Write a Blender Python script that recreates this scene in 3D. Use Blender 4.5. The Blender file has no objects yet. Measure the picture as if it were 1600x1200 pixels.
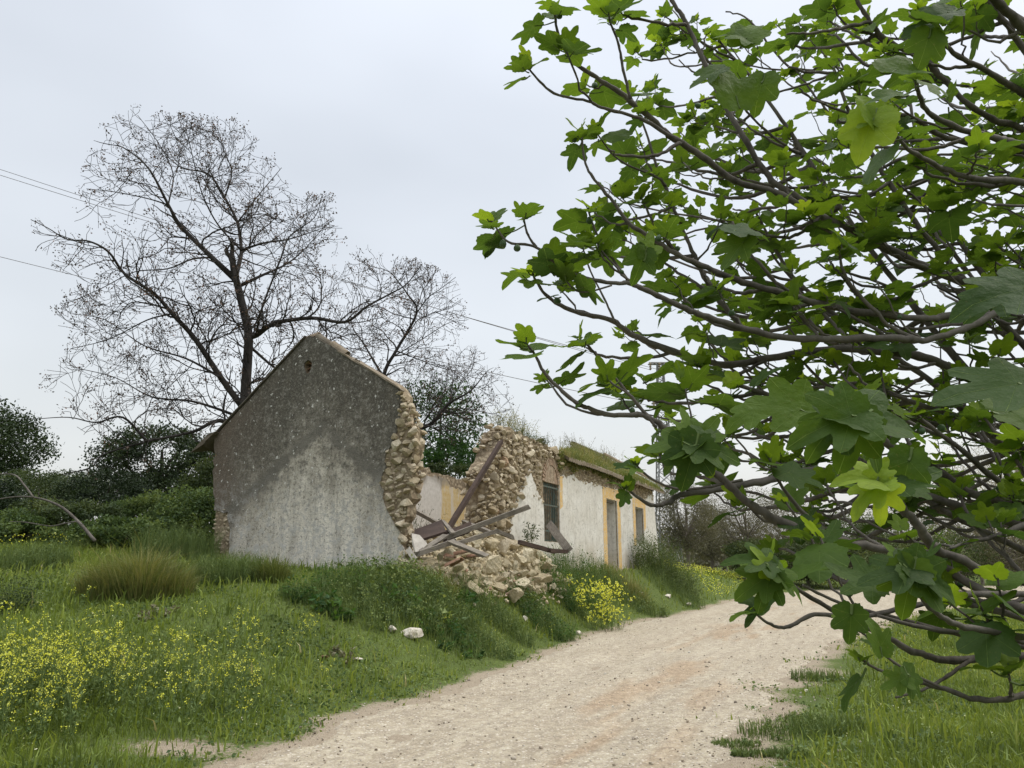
import bpy, math, random
import numpy as np
from mathutils import Vector
from mathutils.geometry import tessellate_polygon
random.seed(7); rng = np.random.default_rng(7)
PI = math.pi
# ------------------------------------------------------------------ camera, sky, sun, exposure
SC = bpy.context.scene
COL = SC.collection
F_PX = 1180.0; PITCH = math.atan(280 / F_PX); EYE = 1.6
cam_d = bpy.data.cameras.new("camera"); cam = bpy.data.objects.new("camera", cam_d); COL.objects.link(cam)
cam_d.sensor_width = 36; cam_d.lens = 36 * F_PX / 1600; cam_d.clip_start = 0.05; cam_d.clip_end = 3000
cam.location = (0, 0, EYE); cam.rotation_euler = (PI / 2 + PITCH, 0, 0)
SC.camera = cam
SUN_EL = math.radians(56); SUN_AZ = math.radians(78)      # azimuth clockwise from +Y
world = bpy.data.worlds.new("World"); SC.world = world; world.use_nodes = True
wn = world.node_tree; wn.nodes.clear()
def WN(t, **k):
    n = wn.nodes.new(t)
    for a, b in k.items(): setattr(n, a, b)
    return n
sky = WN('ShaderNodeTexSky', sky_type='NISHITA', sun_disc=False)
sky.sun_elevation = SUN_EL; sky.sun_rotation = SUN_AZ; sky.air_density = 1.5; sky.dust_density = 4
bg1 = WN('ShaderNodeBackground'); bg1.inputs[1].default_value = 0.05
wn.links.new(sky.outputs[0], bg1.inputs[0])
tc = WN('ShaderNodeTexCoord'); sep = WN('ShaderNodeSeparateXYZ'); wn.links.new(tc.outputs['Generated'], sep.inputs[0])
ramp = WN('ShaderNodeValToRGB'); wn.links.new(sep.outputs[2], ramp.inputs[0])
cr = ramp.color_ramp
cr.elements[0].position = 0.0; cr.elements[0].color = (0.64, 0.645, 0.66, 1)
cr.elements[1].position = 1.0; cr.elements[1].color = (2.9, 2.95, 3.0, 1)
for p_, c_ in ((0.2, (0.65, 0.66, 0.675, 1)), (0.5, (0.64, 0.66, 0.685, 1)), (0.68, (0.71, 0.735, 0.775, 1)), (0.84, (2.2, 2.25, 2.35, 1))):
    e = cr.elements.new(p_); e.color = c_
mp = WN('ShaderNodeMapping'); mp.inputs['Scale'].default_value = (1.2, 1.2, 2.6); wn.links.new(tc.outputs['Generated'], mp.inputs[0])
nz = WN('ShaderNodeTexNoise'); nz.inputs['Scale'].default_value = 1.7; nz.inputs['Detail'].default_value = 3; nz.inputs['Roughness'].default_value = .45
wn.links.new(mp.outputs[0], nz.inputs[0])
mr = WN('ShaderNodeMapRange'); mr.inputs[1].default_value = .3; mr.inputs[2].default_value = .7; mr.inputs[3].default_value = .90; mr.inputs[4].default_value = 1.10
wn.links.new(nz.outputs[0], mr.inputs[0])
vm = WN('ShaderNodeVectorMath', operation='SCALE'); wn.links.new(ramp.outputs[0], vm.inputs[0]); wn.links.new(mr.outputs[0], vm.inputs['Scale'])
bg2 = WN('ShaderNodeBackground'); wn.links.new(vm.outputs[0], bg2.inputs[0]); bg2.inputs[1].default_value = 1.0
add = WN('ShaderNodeAddShader'); wn.links.new(bg1.outputs[0], add.inputs[0]); wn.links.new(bg2.outputs[0], add.inputs[1])
wo = WN('ShaderNodeOutputWorld'); wn.links.new(add.outputs[0], wo.inputs[0])
sl = bpy.data.lights.new("sun", 'SUN'); sun = bpy.data.objects.new("sun", sl); COL.objects.link(sun)
sl.energy = 1.2; sl.angle = math.radians(20); sl.color = (1, .95, .87)
sdir = Vector((math.cos(SUN_EL) * math.sin(SUN_AZ), math.cos(SUN_EL) * math.cos(SUN_AZ), math.sin(SUN_EL)))
sun.rotation_euler = sdir.to_track_quat('Z', 'Y').to_euler(); sun.location = (10, 0, 30)
SC.view_settings.view_transform = 'Standard'; SC.view_settings.look = 'None'; SC.view_settings.exposure = 0; SC.view_settings.gamma = 1
SC.cycles.max_bounces = 6; SC.cycles.transmission_bounces = 4; SC.cycles.transparent_max_bounces = 8

# ------------------------------------------------------------------ helpers
def tag(o, label=None, cat=None, group=None, kind=None):
    if label: o['label'] = label
    if cat: o['category'] = cat
    if group: o['group'] = group
    if kind: o['kind'] = kind
    return o
def empty(name, loc=(0, 0, 0), rz=0):
    o = bpy.data.objects.new(name, None); COL.objects.link(o); o.location = loc; o.rotation_euler = (0, 0, rz)
    o.empty_display_size = .1
    return o
class MB:
    def __init__(s): s.V = []; s.F = []; s.R = []; s.N = []; s.M = []; s.n = 0
    def add(s, V, F, r=0.5, vein=0.0, m=0):
        V = np.asarray(V, float).reshape(-1, 3)
        if not isinstance(F, list) or (len(F) and not isinstance(F[0], np.ndarray)): F = [np.asarray(F, int)]
        for f in F:
            if len(f): s.F.append((f + s.n, m))
        s.V.append(V); s.R.append(np.broadcast_to(np.asarray(r, float), (len(V),))); s.N.append(np.broadcast_to(np.asarray(vein, float), (len(V),)))
        s.n += len(V)
    def build(s, name, mats, parent=None, smooth=False, loc=(0, 0, 0)):
        me = bpy.data.meshes.new(name)
        V = np.concatenate(s.V) - np.asarray(loc, float)
        lt = np.concatenate([np.full(len(f), f.shape[1]) for f, m in s.F]); li = np.concatenate([f.ravel() for f, m in s.F])
        mi = np.concatenate([np.full(len(f), m) for f, m in s.F])
        me.vertices.add(len(V)); me.vertices.foreach_set('co', V.astype(np.float32).ravel())
        me.loops.add(len(li)); me.loops.foreach_set('vertex_index', li.astype(np.int32))
        me.polygons.add(len(lt)); ls = np.concatenate([[0], np.cumsum(lt)[:-1]])
        me.polygons.foreach_set('loop_start', ls.astype(np.int32)); me.polygons.foreach_set('loop_total', lt.astype(np.int32))
        me.polygons.foreach_set('material_index', mi.astype(np.int32))
        me.polygons.foreach_set('use_smooth', np.full(len(lt), smooth))
        for nm, dat in (('rnd', s.R), ('vein', s.N)):
            a = me.attributes.new(nm, 'FLOAT', 'POINT'); a.data.foreach_set('value', np.concatenate(dat).astype(np.float32))
        me.update(); me.validate()
        for m in (mats if isinstance(mats, (list, tuple)) else [mats]): me.materials.append(m)
        o = bpy.data.objects.new(name, me); COL.objects.link(o)
        if parent: o.parent = parent
        o.location = loc
        return o
def U(a=0., b=1., n=None): return rng.uniform(a, b, n)
def unit(v): v = np.asarray(v, float); return v / (np.linalg.norm(v) + 1e-9)
def ray(px, py):
    a = (px - 800) / F_PX; b = (600 - py) / F_PX
    return np.array([a, math.cos(PITCH) - b * math.sin(PITCH), math.sin(PITCH) + b * math.cos(PITCH)])
def at(px, py, Y): d = ray(px, py); return d * (Y / d[1]) + [0, 0, EYE]
def proj(P):
    P = np.atleast_2d(P); z = P[:, 2] - EYE
    d = P[:, 1] * math.cos(PITCH) + z * math.sin(PITCH); h = -P[:, 1] * math.sin(PITCH) + z * math.cos(PITCH)
    d = np.maximum(d, 1e-3)
    return 800 + F_PX * P[:, 0] / d, 600 - F_PX * h / d
def inpoly(x, y, poly):
    c = False; n = len(poly); j = n - 1
    for i in range(n):
        xi, yi = poly[i]; xj, yj = poly[j]
        if (yi > y) != (yj > y) and x < (xj - xi) * (y - yi) / (yj - yi) + xi: c = not c
        j = i
    return c
def spline(P, k=6):
    P = np.asarray(P, float); n = len(P)
    if n < 3: t = np.linspace(0, 1, k * 2)[:, None]; return P[0] * (1 - t) + P[-1] * t
    Q = np.vstack([2 * P[0] - P[1], P, 2 * P[-1] - P[-2]]); out = []
    for i in range(1, n):
        a, b, c, d = Q[i - 1], Q[i], Q[i + 1], Q[i + 2]
        for t in np.linspace(0, 1, k, endpoint=False):
            out.append(.5 * ((2 * b) + (-a + c) * t + (2 * a - 5 * b + 4 * c - d) * t * t + (-a + 3 * b - 3 * c + d) * t ** 3))
    out.append(P[-1]); return np.array(out)
def tube(mb, P, R, n=5, r=.5, m=0, caps=True):
    P = np.asarray(P, float); k = len(P); R = np.broadcast_to(np.asarray(R, float), (k,))
    T = np.gradient(P, axis=0); T /= (np.linalg.norm(T, axis=1)[:, None] + 1e-9)
    a = np.array([0, 0, 1.]) if abs(T[0, 2]) < .8 else np.array([1., 0, 0])
    A = np.cross(T, a); A /= (np.linalg.norm(A, axis=1)[:, None] + 1e-9)
    if k > 2:
        for i in range(1, k):
            x = A[i - 1] - T[i] * A[i - 1].dot(T[i]); A[i] = x / (np.linalg.norm(x) + 1e-9)
    B = np.cross(T, A); th = np.arange(n) * 2 * PI / n
    V = P[:, None] + R[:, None, None] * (np.cos(th)[None, :, None] * A[:, None] + np.sin(th)[None, :, None] * B[:, None])
    i = np.arange(k - 1)[:, None] * n; j = np.arange(n)[None]; j2 = (j + 1) % n
    F = np.stack([i + j, i + j2, i + n + j2, i + n + j], -1).reshape(-1, 4)
    fs = [F]
    if caps and n >= 3: fs.append(np.array([list(range(n))[::-1], [(k - 1) * n + q for q in range(n)]]))
    mb.add(V.reshape(-1, 3), fs, r, 0, m)
def box(mb, c, s, R=None, r=.5, m=0):
    V = np.array([[x, y, z] for x in (-.5, .5) for y in (-.5, .5) for z in (-.5, .5)]) * s
    if R is not None: V = V @ R.T
    mb.add(V + np.asarray(c), [np.array([[0, 1, 3, 2], [4, 6, 7, 5], [0, 4, 5, 1], [2, 3, 7, 6], [0, 2, 6, 4], [1, 5, 7, 3]])], r, 0, m)
def rotm(ax, a):
    ax = unit(ax); K = np.array([[0, -ax[2], ax[1]], [ax[2], 0, -ax[0]], [-ax[1], ax[0], 0]])
    return np.eye(3) + math.sin(a) * K + (1 - math.cos(a)) * K @ K
def rrot(): return rotm(rng.normal(size=3), U(0, PI))
def frame(d, up=(0, 0, 1)):
    d = unit(d); s = unit(np.cross(up, d)); w = np.cross(d, s); return np.stack([d, s, w], 1)
def beam(mb, a, b, w, h, roll=0, jag=0., r=.5, m=0, k=8):
    a = np.asarray(a); b = np.asarray(b); fr = frame(b - a); L = np.linalg.norm(b - a)
    fr = fr @ rotm((1, 0, 0), roll); x = np.linspace(0, L, k); V = []
    for i, xx in enumerate(x):
        q = 1 + jag * rng.normal(size=8) * .5; e = jag * w * 4 * rng.normal(size=4) if i in (0, k - 1) else np.zeros(4)
        for c, (sy, sz) in enumerate(((-1, -1), (1, -1), (1, 1), (-1, 1))):
            V.append([xx + e[c], sy * w / 2 * q[c] , sz * h / 2 * q[c + 4]])
    V = np.array(V) @ fr.T + a; F = []
    for i in range(k - 1):
        for c in range(4): F.append([i * 4 + c, i * 4 + (c + 1) % 4, i * 4 + 4 + (c + 1) % 4, i * 4 + 4 + c])
    F += [[3, 2, 1, 0], [(k - 1) * 4 + q for q in range(4)]]
    mb.add(V, [np.array(F)], r, 0, m)
# noise
def vnoise(x, y, seed=0):
    xi = np.floor(x).astype(int); yi = np.floor(y).astype(int); xf = x - xi; yf = y - yi
    def h(a, b):
        n = (a * 374761393 + b * 668265263 + seed * 974711) & 0x7fffffff; n = ((n ^ (n >> 13)) * 1274126177) & 0x7fffffff
        return ((n ^ (n >> 16)) & 0xffff) / 65535.0
    sx = xf * xf * (3 - 2 * xf); sy = yf * yf * (3 - 2 * yf)
    return (h(xi, yi) * (1 - sx) + h(xi + 1, yi) * sx) * (1 - sy) + (h(xi, yi + 1) * (1 - sx) + h(xi + 1, yi + 1) * sx) * sy
def fbm(x, y, seed=0, o=4):
    r = 0; a = .5
    for i in range(o): r = r + a * vnoise(x * 2 ** i, y * 2 ** i, seed + i * 17); a *= .5
    return r
# icosphere
def ico(sub):
    p = (1 + 5 ** .5) / 2
    V = [(-1, p, 0), (1, p, 0), (-1, -p, 0), (1, -p, 0), (0, -1, p), (0, 1, p), (0, -1, -p), (0, 1, -p), (p, 0, -1), (p, 0, 1), (-p, 0, -1), (-p, 0, 1)]
    F = [(0, 11, 5), (0, 5, 1), (0, 1, 7), (0, 7, 10), (0, 10, 11), (1, 5, 9), (5, 11, 4), (11, 10, 2), (10, 7, 6), (7, 1, 8), (3, 9, 4), (3, 4, 2), (3, 2, 6), (3, 6, 8), (3, 8, 9), (4, 9, 5), (2, 4, 11), (6, 2, 10), (8, 6, 7), (9, 8, 1)]
    V = [unit(v) for v in V]
    for _ in range(sub):
        c = {}; G = []
        def mid(a, b):
            k = (min(a, b), max(a, b))
            if k not in c: c[k] = len(V); V.append(unit(V[a] + V[b]))
            return c[k]
        for a, b, d in F:
            x, y, z = mid(a, b), mid(b, d), mid(d, a); G += [(a, x, z), (b, y, x), (d, z, y), (x, y, z)]
        F = G
    return np.array(V), np.array(F)
ICO = {i: ico(i) for i in (0, 1, 2, 3)}
def rock(size, sub=2, cuts=9, rough=.05):
    cuts += 5; rough *= .45
    V, F = ICO[sub]; V = V.copy()
    for _ in range(cuts):
        n = unit(rng.normal(size=3)); d = U(.36, .74); q = V @ n; k = q > d
        V[k] -= np.outer(q[k] - d, n)
    s = rng.normal(size=(3, 3)) * 3
    V = V * (1 + rough * (np.sin(V @ s[0] * 2.3) + np.sin(V @ s[1] * 3.1 + 1) + .6 * rng.normal(size=len(V)))[:, None] * .8)
    return V * np.asarray(size), F

# ------------------------------------------------------------------ materials
MATS = {}
class NT:
    def __init__(s, name):
        s.m = bpy.data.materials.new(name); s.m.use_nodes = True; s.t = s.m.node_tree; s.t.nodes.clear()
        s.out = s.n('ShaderNodeOutputMaterial'); MATS[name] = s.m
    def n(s, t, **k):
        x = s.t.nodes.new(t)
        for a, b in k.items(): setattr(x, a, b)
        return x
    def l(s, a, b): s.t.links.new(a, b)
    def co(s, kind='Object', scale=(1, 1, 1)):
        c = s.n('ShaderNodeTexCoord'); mp = s.n('ShaderNodeMapping'); mp.inputs['Scale'].default_value = scale; s.l(c.outputs[kind], mp.inputs[0]); return mp.outputs[0]
    def noise(s, v, sc, det=4, rough=.55, dist=0):
        x = s.n('ShaderNodeTexNoise'); s.l(v, x.inputs[0]); x.inputs['Scale'].default_value = sc; x.inputs['Detail'].default_value = det; x.inputs['Roughness'].default_value = rough; x.inputs['Distortion'].default_value = dist; return x.outputs[0]
    def vor(s, v, sc, feat='F1'):
        x = s.n('ShaderNodeTexVoronoi', feature=feat); s.l(v, x.inputs['Vector']); x.inputs['Scale'].default_value = sc; return x
    def mr(s, v, a, b, c=0, d=1):
        x = s.n('ShaderNodeMapRange'); s.l(v, x.inputs[0])
        for i, q in enumerate((a, b, c, d)): x.inputs[i + 1].default_value = q
        return x.outputs[0]
    def math(s, op, a, b=0.):
        x = s.n('ShaderNodeMath', operation=op)
        for i, q in enumerate((a, b)):
            if isinstance(q, (int, float)): x.inputs[i].default_value = q
            else: s.l(q, x.inputs[i])
        return x.outputs[0]
    def ramp(s, v, els):
        x = s.n('ShaderNodeValToRGB'); s.l(v, x.inputs[0]); e = x.color_ramp.elements
        e[0].position, e[0].color = els[0][0], (*els[0][1], 1); e[1].position, e[1].color = els[-1][0], (*els[-1][1], 1)
        for p, c in els[1:-1]: q = e.new(p); q.color = (*c, 1)
        return x.outputs[0]
    def mix(s, f, a, b, mode='MIX'):
        x = s.n('ShaderNodeMix', data_type='RGBA', blend_type=mode)
        for i, q in ((0, f), (6, a), (7, b)):
            if isinstance(q, (int, float)): x.inputs[i].default_value = q
            elif isinstance(q, tuple): x.inputs[i].default_value = (*q, 1)
            else: s.l(q, x.inputs[i])
        return x.outputs[2]
    def attr(s, nm='rnd'): x = s.n('ShaderNodeAttribute', attribute_name=nm); return x.outputs['Fac']
    def bump(s, h, st=.5, d=.02):
        x = s.n('ShaderNodeBump'); x.inputs['Strength'].default_value = st; x.inputs['Distance'].default_value = d; s.l(h, x.inputs['Height']); return x.outputs[0]
    def bsdf(s, col, rough=.85, nrm=None, spec=.3):
        x = s.n('ShaderNodeBsdfPrincipled')
        if isinstance(col, tuple): x.inputs['Base Color'].default_value = (*col, 1)
        else: s.l(col, x.inputs['Base Color'])
        if isinstance(rough, (int, float)): x.inputs['Roughness'].default_value = rough
        else: s.l(rough, x.inputs['Roughness'])
        x.inputs['Specular IOR Level'].default_value = spec
        if nrm is not None: s.l(nrm, x.inputs['Normal'])
        return x.outputs[0]
    def done(s, sh): s.l(sh, s.out.inputs[0]); return s.m
def leafmat(name, stops, tr=.3, trcol=1.25, rough=.6, spec=.25, vein=False):
    t = NT(name); a = t.attr(); c = t.ramp(a, stops)
    nrm = None
    if vein:
        v = t.mr(t.attr('vein'), .93, .985); vc = t.mix(t.math('MULTIPLY', v, .45), c, (.30, .42, .14))
        w = t.noise(t.co('Object'), 55, 3); c = t.mix(t.mr(w, .35, .7, 0, .35), vc, t.mix(1.0, vc, (.6, .7, .6), 'MULTIPLY'))
        w2 = t.noise(t.co('Object'), 160, 3, .7); c = t.mix(t.mr(w2, .62, .72, 0, .5), c, (.16, .15, .06)); nrm = t.bump(t.math('ADD', v, t.math('MULTIPLY', w, 1.2)), .6, .006)
    b = t.bsdf(c, rough, nrm, spec)
    x = t.n('ShaderNodeBsdfTranslucent'); g = t.mix(1.0, c, (trcol * 1.15, trcol * 1.05, trcol * .5), 'MULTIPLY'); t.l(g, x.inputs[0])
    mx = t.n('ShaderNodeMixShader'); mx.inputs[0].default_value = tr; t.l(b, mx.inputs[1]); t.l(x.outputs[0], mx.inputs[2])
    return t.done(mx.outputs[0])
def barkmat(name, c1, c2, sc=20, st=.6):
    t = NT(name); v = t.co('Object', (1, 1, .4)); n = t.noise(v, sc, 6, .65); n2 = t.noise(v, sc * .15, 3)
    c = t.mix(t.mr(n, .3, .7), c1, c2); c = t.mix(t.mr(n2, .4, .7, 0, .5), c, tuple(min(1, q * 1.5 + .03) for q in c2))
    return t.done(t.bsdf(c, .85, t.bump(n, st, .01), .2))
def stonemat(name, cols, sc=6, lich=.35, rough_sc=25):
    t = NT(name); v = t.co('Object'); n = t.noise(v, sc, 5, .6); n2 = t.noise(v, rough_sc, 5, .7); n3 = t.noise(v, sc * .5, 3)
    base = t.ramp(t.attr(), cols)
    c = t.mix(t.mr(n, .35, .65), base, t.mix(1., base, (.72, .68, .60), 'MULTIPLY'))
    c = t.mix(t.mr(n2, .5, .75, 0, .55), c, t.mix(1., base, (.45, .40, .33), 'MULTIPLY'))
    c = t.mix(t.mr(n3, .5, .7, 0, lich), c, (.20, .18, .14))
    h = t.math('ADD', n, n2)
    return t.done(t.bsdf(c, .95, t.bump(h, .9, .03), .1))
def woodmat(name, c1, c2):
    t = NT(name); c0 = t.co('Object', (1, 1, 1)); n = t.noise(t.co('Object', (1.5, 14, 14)), 6, 5, .6, .3); n2 = t.noise(c0, 3, 3)
    c = t.mix(t.mr(n, .3, .7), c1, c2); c = t.mix(t.mr(n2, .4, .7, 0, .5), c, tuple(q * .6 for q in c1))
    return t.done(t.bsdf(c, .85, t.bump(n, .5, .01), .2))
def make_ground():
    t = NT('meadow_soil'); v = t.co('Object'); n = t.noise(v, 1.2, 5); n2 = t.noise(v, 22, 5, .7); n3 = t.noise(v, 90, 2)
    g = t.mix(t.mr(n, .35, .65), (.095, .135, .035), (.13, .175, .045)); g = t.mix(t.mr(n2, .4, .65), g, (.07, .085, .028))
    s = t.mix(t.mr(n2, .35, .7), (.36, .30, .22), (.25, .20, .14)); s = t.mix(t.mr(n3, .55, .65, 0, .7), s, (.48, .42, .33))
    f = t.math('ADD', t.attr(), t.math('MULTIPLY', t.math('SUBTRACT', n2, .5), .9))
    c = t.mix(t.mr(f, .42, .58), g, s)
    t.done(t.bsdf(c, .95, t.bump(t.math('ADD', n2, n3), .8, .03), .1))
def make_road():
    t = NT('gravel_track'); v = t.co('Object')
    r1 = t.n('ShaderNodeMapping'); r1.inputs['Rotation'].default_value = (0, 0, math.radians(24)); t.l(v, r1.inputs[0]); r2 = t.n('ShaderNodeMapping'); r2.inputs['Scale'].default_value = (1, .12, 1); t.l(r1.outputs[0], r2.inputs[0]); lane = t.noise(r2.outputs[0], 2.4, 5, .6); lane2 = t.noise(r2.outputs[0], 7, 5, .65)
    n = t.noise(v, .9, 4, .6); n2 = t.noise(v, 9, 5, .65); n3 = t.noise(v, 60, 4, .7)
    vr = t.vor(v, 30); vr2 = t.vor(v, 70); ts = t.n('ShaderNodeSeparateColor'); t.l(vr.outputs['Color'], ts.inputs[0]); ts2 = t.n('ShaderNodeSeparateColor'); t.l(vr2.outputs['Color'], ts2.inputs[0])
    c = t.mix(t.mr(n, .35, .65), (.37, .32, .228), (.30, .253, .178)); c = t.mix(t.mr(lane, .42, .6, 0, .75), c, (.42, .37, .272)); c = t.mix(t.mr(lane2, .48, .62, 0, .6), c, (.26, .218, .158)); c = t.mix(t.mr(n2, .46, .62, 0, .7), c, (.25, .21, .155))
    c = t.mix(t.mr(n2, .5, .3, 0, .5), c, (.50, .44, .34))
    st = t.math('MULTIPLY', t.math('GREATER_THAN', ts.outputs[0], .66), t.math('LESS_THAN', vr.outputs['Distance'], .4))
    c = t.mix(t.math('MULTIPLY', st, .8), c, t.ramp(ts.outputs[1], [(0, (.17, .15, .125)), (.5, (.42, .36, .29)), (1, (.66, .61, .52))]))
    c = t.mix(t.mr(ts2.outputs[0], .5, 1, 0, .55), c, t.ramp(ts2.outputs[1], [(0, (.2, .165, .13)), (1, (.66, .6, .5))]))
    # rusty clay streaks running along the wheel tracks, greener middle
    rl = t.n('ShaderNodeSeparateXYZ'); t.l(r1.outputs[0], rl.inputs[0]); lay = t.attr(); c = t.mix(t.mr(lay, 0, 1, 0, .5), c, t.mix(1., c, (.84, .66, .52), 'MULTIPLY'))
    h = t.math('ADD', t.math('MULTIPLY', n2, .8), t.math('ADD', t.math('MULTIPLY', n3, .5), t.math('MULTIPLY', t.math('SUBTRACT', 1, vr.outputs['Distance']), .5)))
    t.done(t.bsdf(c, .95, t.bump(h, .9, .025), .1))
def make_gable():
    t = NT('weathered_render'); v = t.co('Object'); n = t.noise(v, .9, 4, .55, .3); n2 = t.noise(v, 9, 6, .72); n3 = t.noise(v, 45, 3, .7); dn = t.noise(t.co('Object', (1, 2.6, .35)), 1.6, 5, .65)
    sp = t.n('ShaderNodeSeparateXYZ'); cc = t.n('ShaderNodeTexCoord'); t.l(cc.outputs['Object'], sp.inputs[0]); y, z = sp.outputs[1], sp.outputs[2]
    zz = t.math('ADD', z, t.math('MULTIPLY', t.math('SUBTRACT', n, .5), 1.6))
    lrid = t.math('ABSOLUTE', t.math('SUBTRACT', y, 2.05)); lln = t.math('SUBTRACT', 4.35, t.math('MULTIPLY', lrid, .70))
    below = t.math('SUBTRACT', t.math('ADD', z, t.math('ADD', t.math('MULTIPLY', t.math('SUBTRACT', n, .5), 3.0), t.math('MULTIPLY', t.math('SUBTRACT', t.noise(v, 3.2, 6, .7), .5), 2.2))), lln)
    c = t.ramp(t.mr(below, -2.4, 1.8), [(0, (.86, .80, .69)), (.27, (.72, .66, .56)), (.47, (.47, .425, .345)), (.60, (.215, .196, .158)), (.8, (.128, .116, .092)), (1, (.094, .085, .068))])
    c = t.mix(t.mr(dn, .45, .62, 0, .45), c, (.15, .13, .10)); m9 = t.noise(v, 4.5, 6, .78); c = t.mix(t.mr(m9, .50, .62, 0, .62), c, (.085, .078, .064)); c = t.mix(t.mr(m9, .47, .35, 0, .35), c, (.50, .475, .42))
    m16 = t.noise(v, 17, 5, .8); c = t.mix(t.mr(m16, .52, .62, 0, .7), c, (.06, .053, .042)); c = t.mix(t.mr(m16, .46, .36, 0, .5), c, (.45, .43, .38))
    # damp rusty brown tint towards the left edge
    lf = t.math('MULTIPLY', t.mr(y, 3.3, 4.9), t.mr(z, 2.0, 3.2)); c = t.mix(t.math('MULTIPLY', lf, t.mr(n, .3, .6, .2, .6)), c, (.16, .118, .088))
    # smoother cement scar: outline of a lower roof that once met the wall
    ridge = t.math('ABSOLUTE', t.math('SUBTRACT', y, 2.15)); line = t.math('SUBTRACT', 4.45, t.math('MULTIPLY', ridge, .72))
    dd = t.math('ABSOLUTE', t.math('SUBTRACT', t.math('ADD', z, t.math('MULTIPLY', t.math('SUBTRACT', n2, .5), .30)), line))
    band = t.math('MULTIPLY', t.mr(dd, .10, .22, 1, 0), t.mr(t.noise(v, 1.4, 2), .38, .52, .15, .85)); c = t.mix(band, c, (.15, .138, .115))
    c = t.mix(t.mr(n2, .50, .70, 0, .5), c, (.08, .072, .058)); c = t.mix(t.mr(n3, .55, .72, 0, .4), c, (.40, .385, .34)); c = t.mix(t.mr(n3, .43, .30, 0, .7), c, (.05, .047, .04))
    fl = t.noise(v, 3.3, 2, .4); fl2 = t.noise(v, 11, 2, .5); w = t.math('MULTIPLY', t.mr(fl2, .655, .67), t.mr(fl, .50, .56)); c = t.mix(w, c, (.62, .60, .55))
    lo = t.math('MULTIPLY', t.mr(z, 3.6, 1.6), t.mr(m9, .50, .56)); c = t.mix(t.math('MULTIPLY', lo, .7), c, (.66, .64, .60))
    t.done(t.bsdf(c, .95, t.bump(t.math('ADD', n2, t.math('MULTIPLY', n3, .6)), .9, .03), .1))
def make_white():
    t = NT('limewash'); v = t.co('Object'); n = t.noise(v, 1.2, 5, .6); n2 = t.noise(v, 14, 6, .7); n3 = t.noise(v, 50, 3, .7); dn = t.noise(t.co('Object', (3, 3, .3)), 2.2, 5, .65)
    c = t.mix(t.mr(n, .35, .7), (.70, .68, .62), (.58, .55, .48)); q9 = t.noise(v, 6, 6, .78); c = t.mix(t.mr(q9, .52, .66, 0, .6), c, (.30, .275, .225)); c = t.mix(t.mr(dn, .52, .72, 0, .45), c, (.34, .31, .26)); c = t.mix(t.mr(n2, .55, .72, 0, .6), c, (.30, .28, .245)); c = t.mix(t.mr(n3, .6, .7, 0, .4), c, (.36, .34, .30))
    sp = t.n('ShaderNodeSeparateXYZ'); cc = t.n('ShaderNodeTexCoord'); t.l(cc.outputs['Object'], sp.inputs[0])
    c = t.mix(t.math('MULTIPLY', t.mr(sp.outputs[2], 2.4, 1.5), t.mr(n, .4, .6, .2, .7)), c, (.46, .39, .29))
    cv = t.vor(t.co('Object', (1, 1, 1)), 2.3, 'DISTANCE_TO_EDGE'); c = t.mix(t.mr(cv.outputs['Distance'], .0, .012, .45, 0), c, (.2, .18, .15))
    t.done(t.bsdf(c, .9, t.bump(t.math('ADD', n2, n), .5, .02), .15))
def make_interior():
    t = NT('faded_interior_plaster'); v = t.co('Object'); n = t.noise(v, 1.1, 5, .6, .5); n2 = t.noise(v, 8, 5, .7); dn = t.noise(t.co('Object', (2.2, 1, .35)), 1.5, 5, .6)
    sp = t.n('ShaderNodeSeparateXYZ'); cc = t.n('ShaderNodeTexCoord'); t.l(cc.outputs['Object'], sp.inputs[0]); x, z = sp.outputs[0], sp.outputs[2]
    c = t.mix(t.mr(n2, .35, .7), (.60, .57, .52), (.46, .43, .38))
    och = t.math('MULTIPLY', t.math('MULTIPLY', t.mr(x, 9.95, 9.98), t.mr(x, 12.7, 12.4)), t.mr(dn, .38, .50)); c = t.mix(och, c, t.mix(t.mr(n2, .4, .6), (.50, .36, .15), (.56, .46, .28)))
    top = t.mr(t.math('ADD', z, t.math('MULTIPLY', t.math('SUBTRACT', n, .5), 1.5)), 4.1, 4.5); c = t.mix(top, c, (.24, .21, .165)); c = t.mix(t.mr(n2, .6, .75, 0, .6), c, (.2, .17, .12))
    t.done(t.bsdf(c, .95, t.bump(n2, .5, .02), .1))
def make_ochre():
    t = NT('ochre_paint'); v = t.co('Object'); n = t.noise(v, 3, 5, .7); n2 = t.noise(v, 18, 4, .7)
    c = t.mix(t.mr(n, .35, .65), (.66, .43, .15), (.56, .38, .17)); c = t.mix(t.mr(n2, .52, .62), c, (.60, .54, .42)); c = t.mix(t.mr(n, .56, .66, 0, .8), c, (.56, .50, .40)); t.done(t.bsdf(c, .9, t.bump(n2, .4, .01), .15))
def make_masonry():
    t = NT('rubble_masonry'); v = t.co('Object'); n = t.noise(v, 5, 5, .6); vr = t.vor(v, 7); n2 = t.noise(v, 30, 5, .7)
    c = t.mix(t.mr(n, .3, .7), (.44, .365, .255), (.32, .26, .18)); c = t.mix(t.mr(vr.outputs['Distance'], .25, .6, 0, .7), c, (.19, .145, .095)); c = t.mix(t.mr(n2, .5, .7, 0, .5), c, (.16, .12, .08))
    h = t.math('SUBTRACT', t.math('MULTIPLY', n2, .4), vr.outputs['Distance']); t.done(t.bsdf(c, .97, t.bump(h, 1, .06), .05))
make_ground(); make_road(); make_gable(); make_white(); make_interior(); make_ochre(); make_masonry()
stonemat('pile_stone', [(0, (.50, .42, .28)), (.45, (.62, .545, .38)), (.85, (.70, .64, .48)), (.96, (.56, .42, .32)), (1, (.46, .29, .21))], 6, .1)
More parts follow.
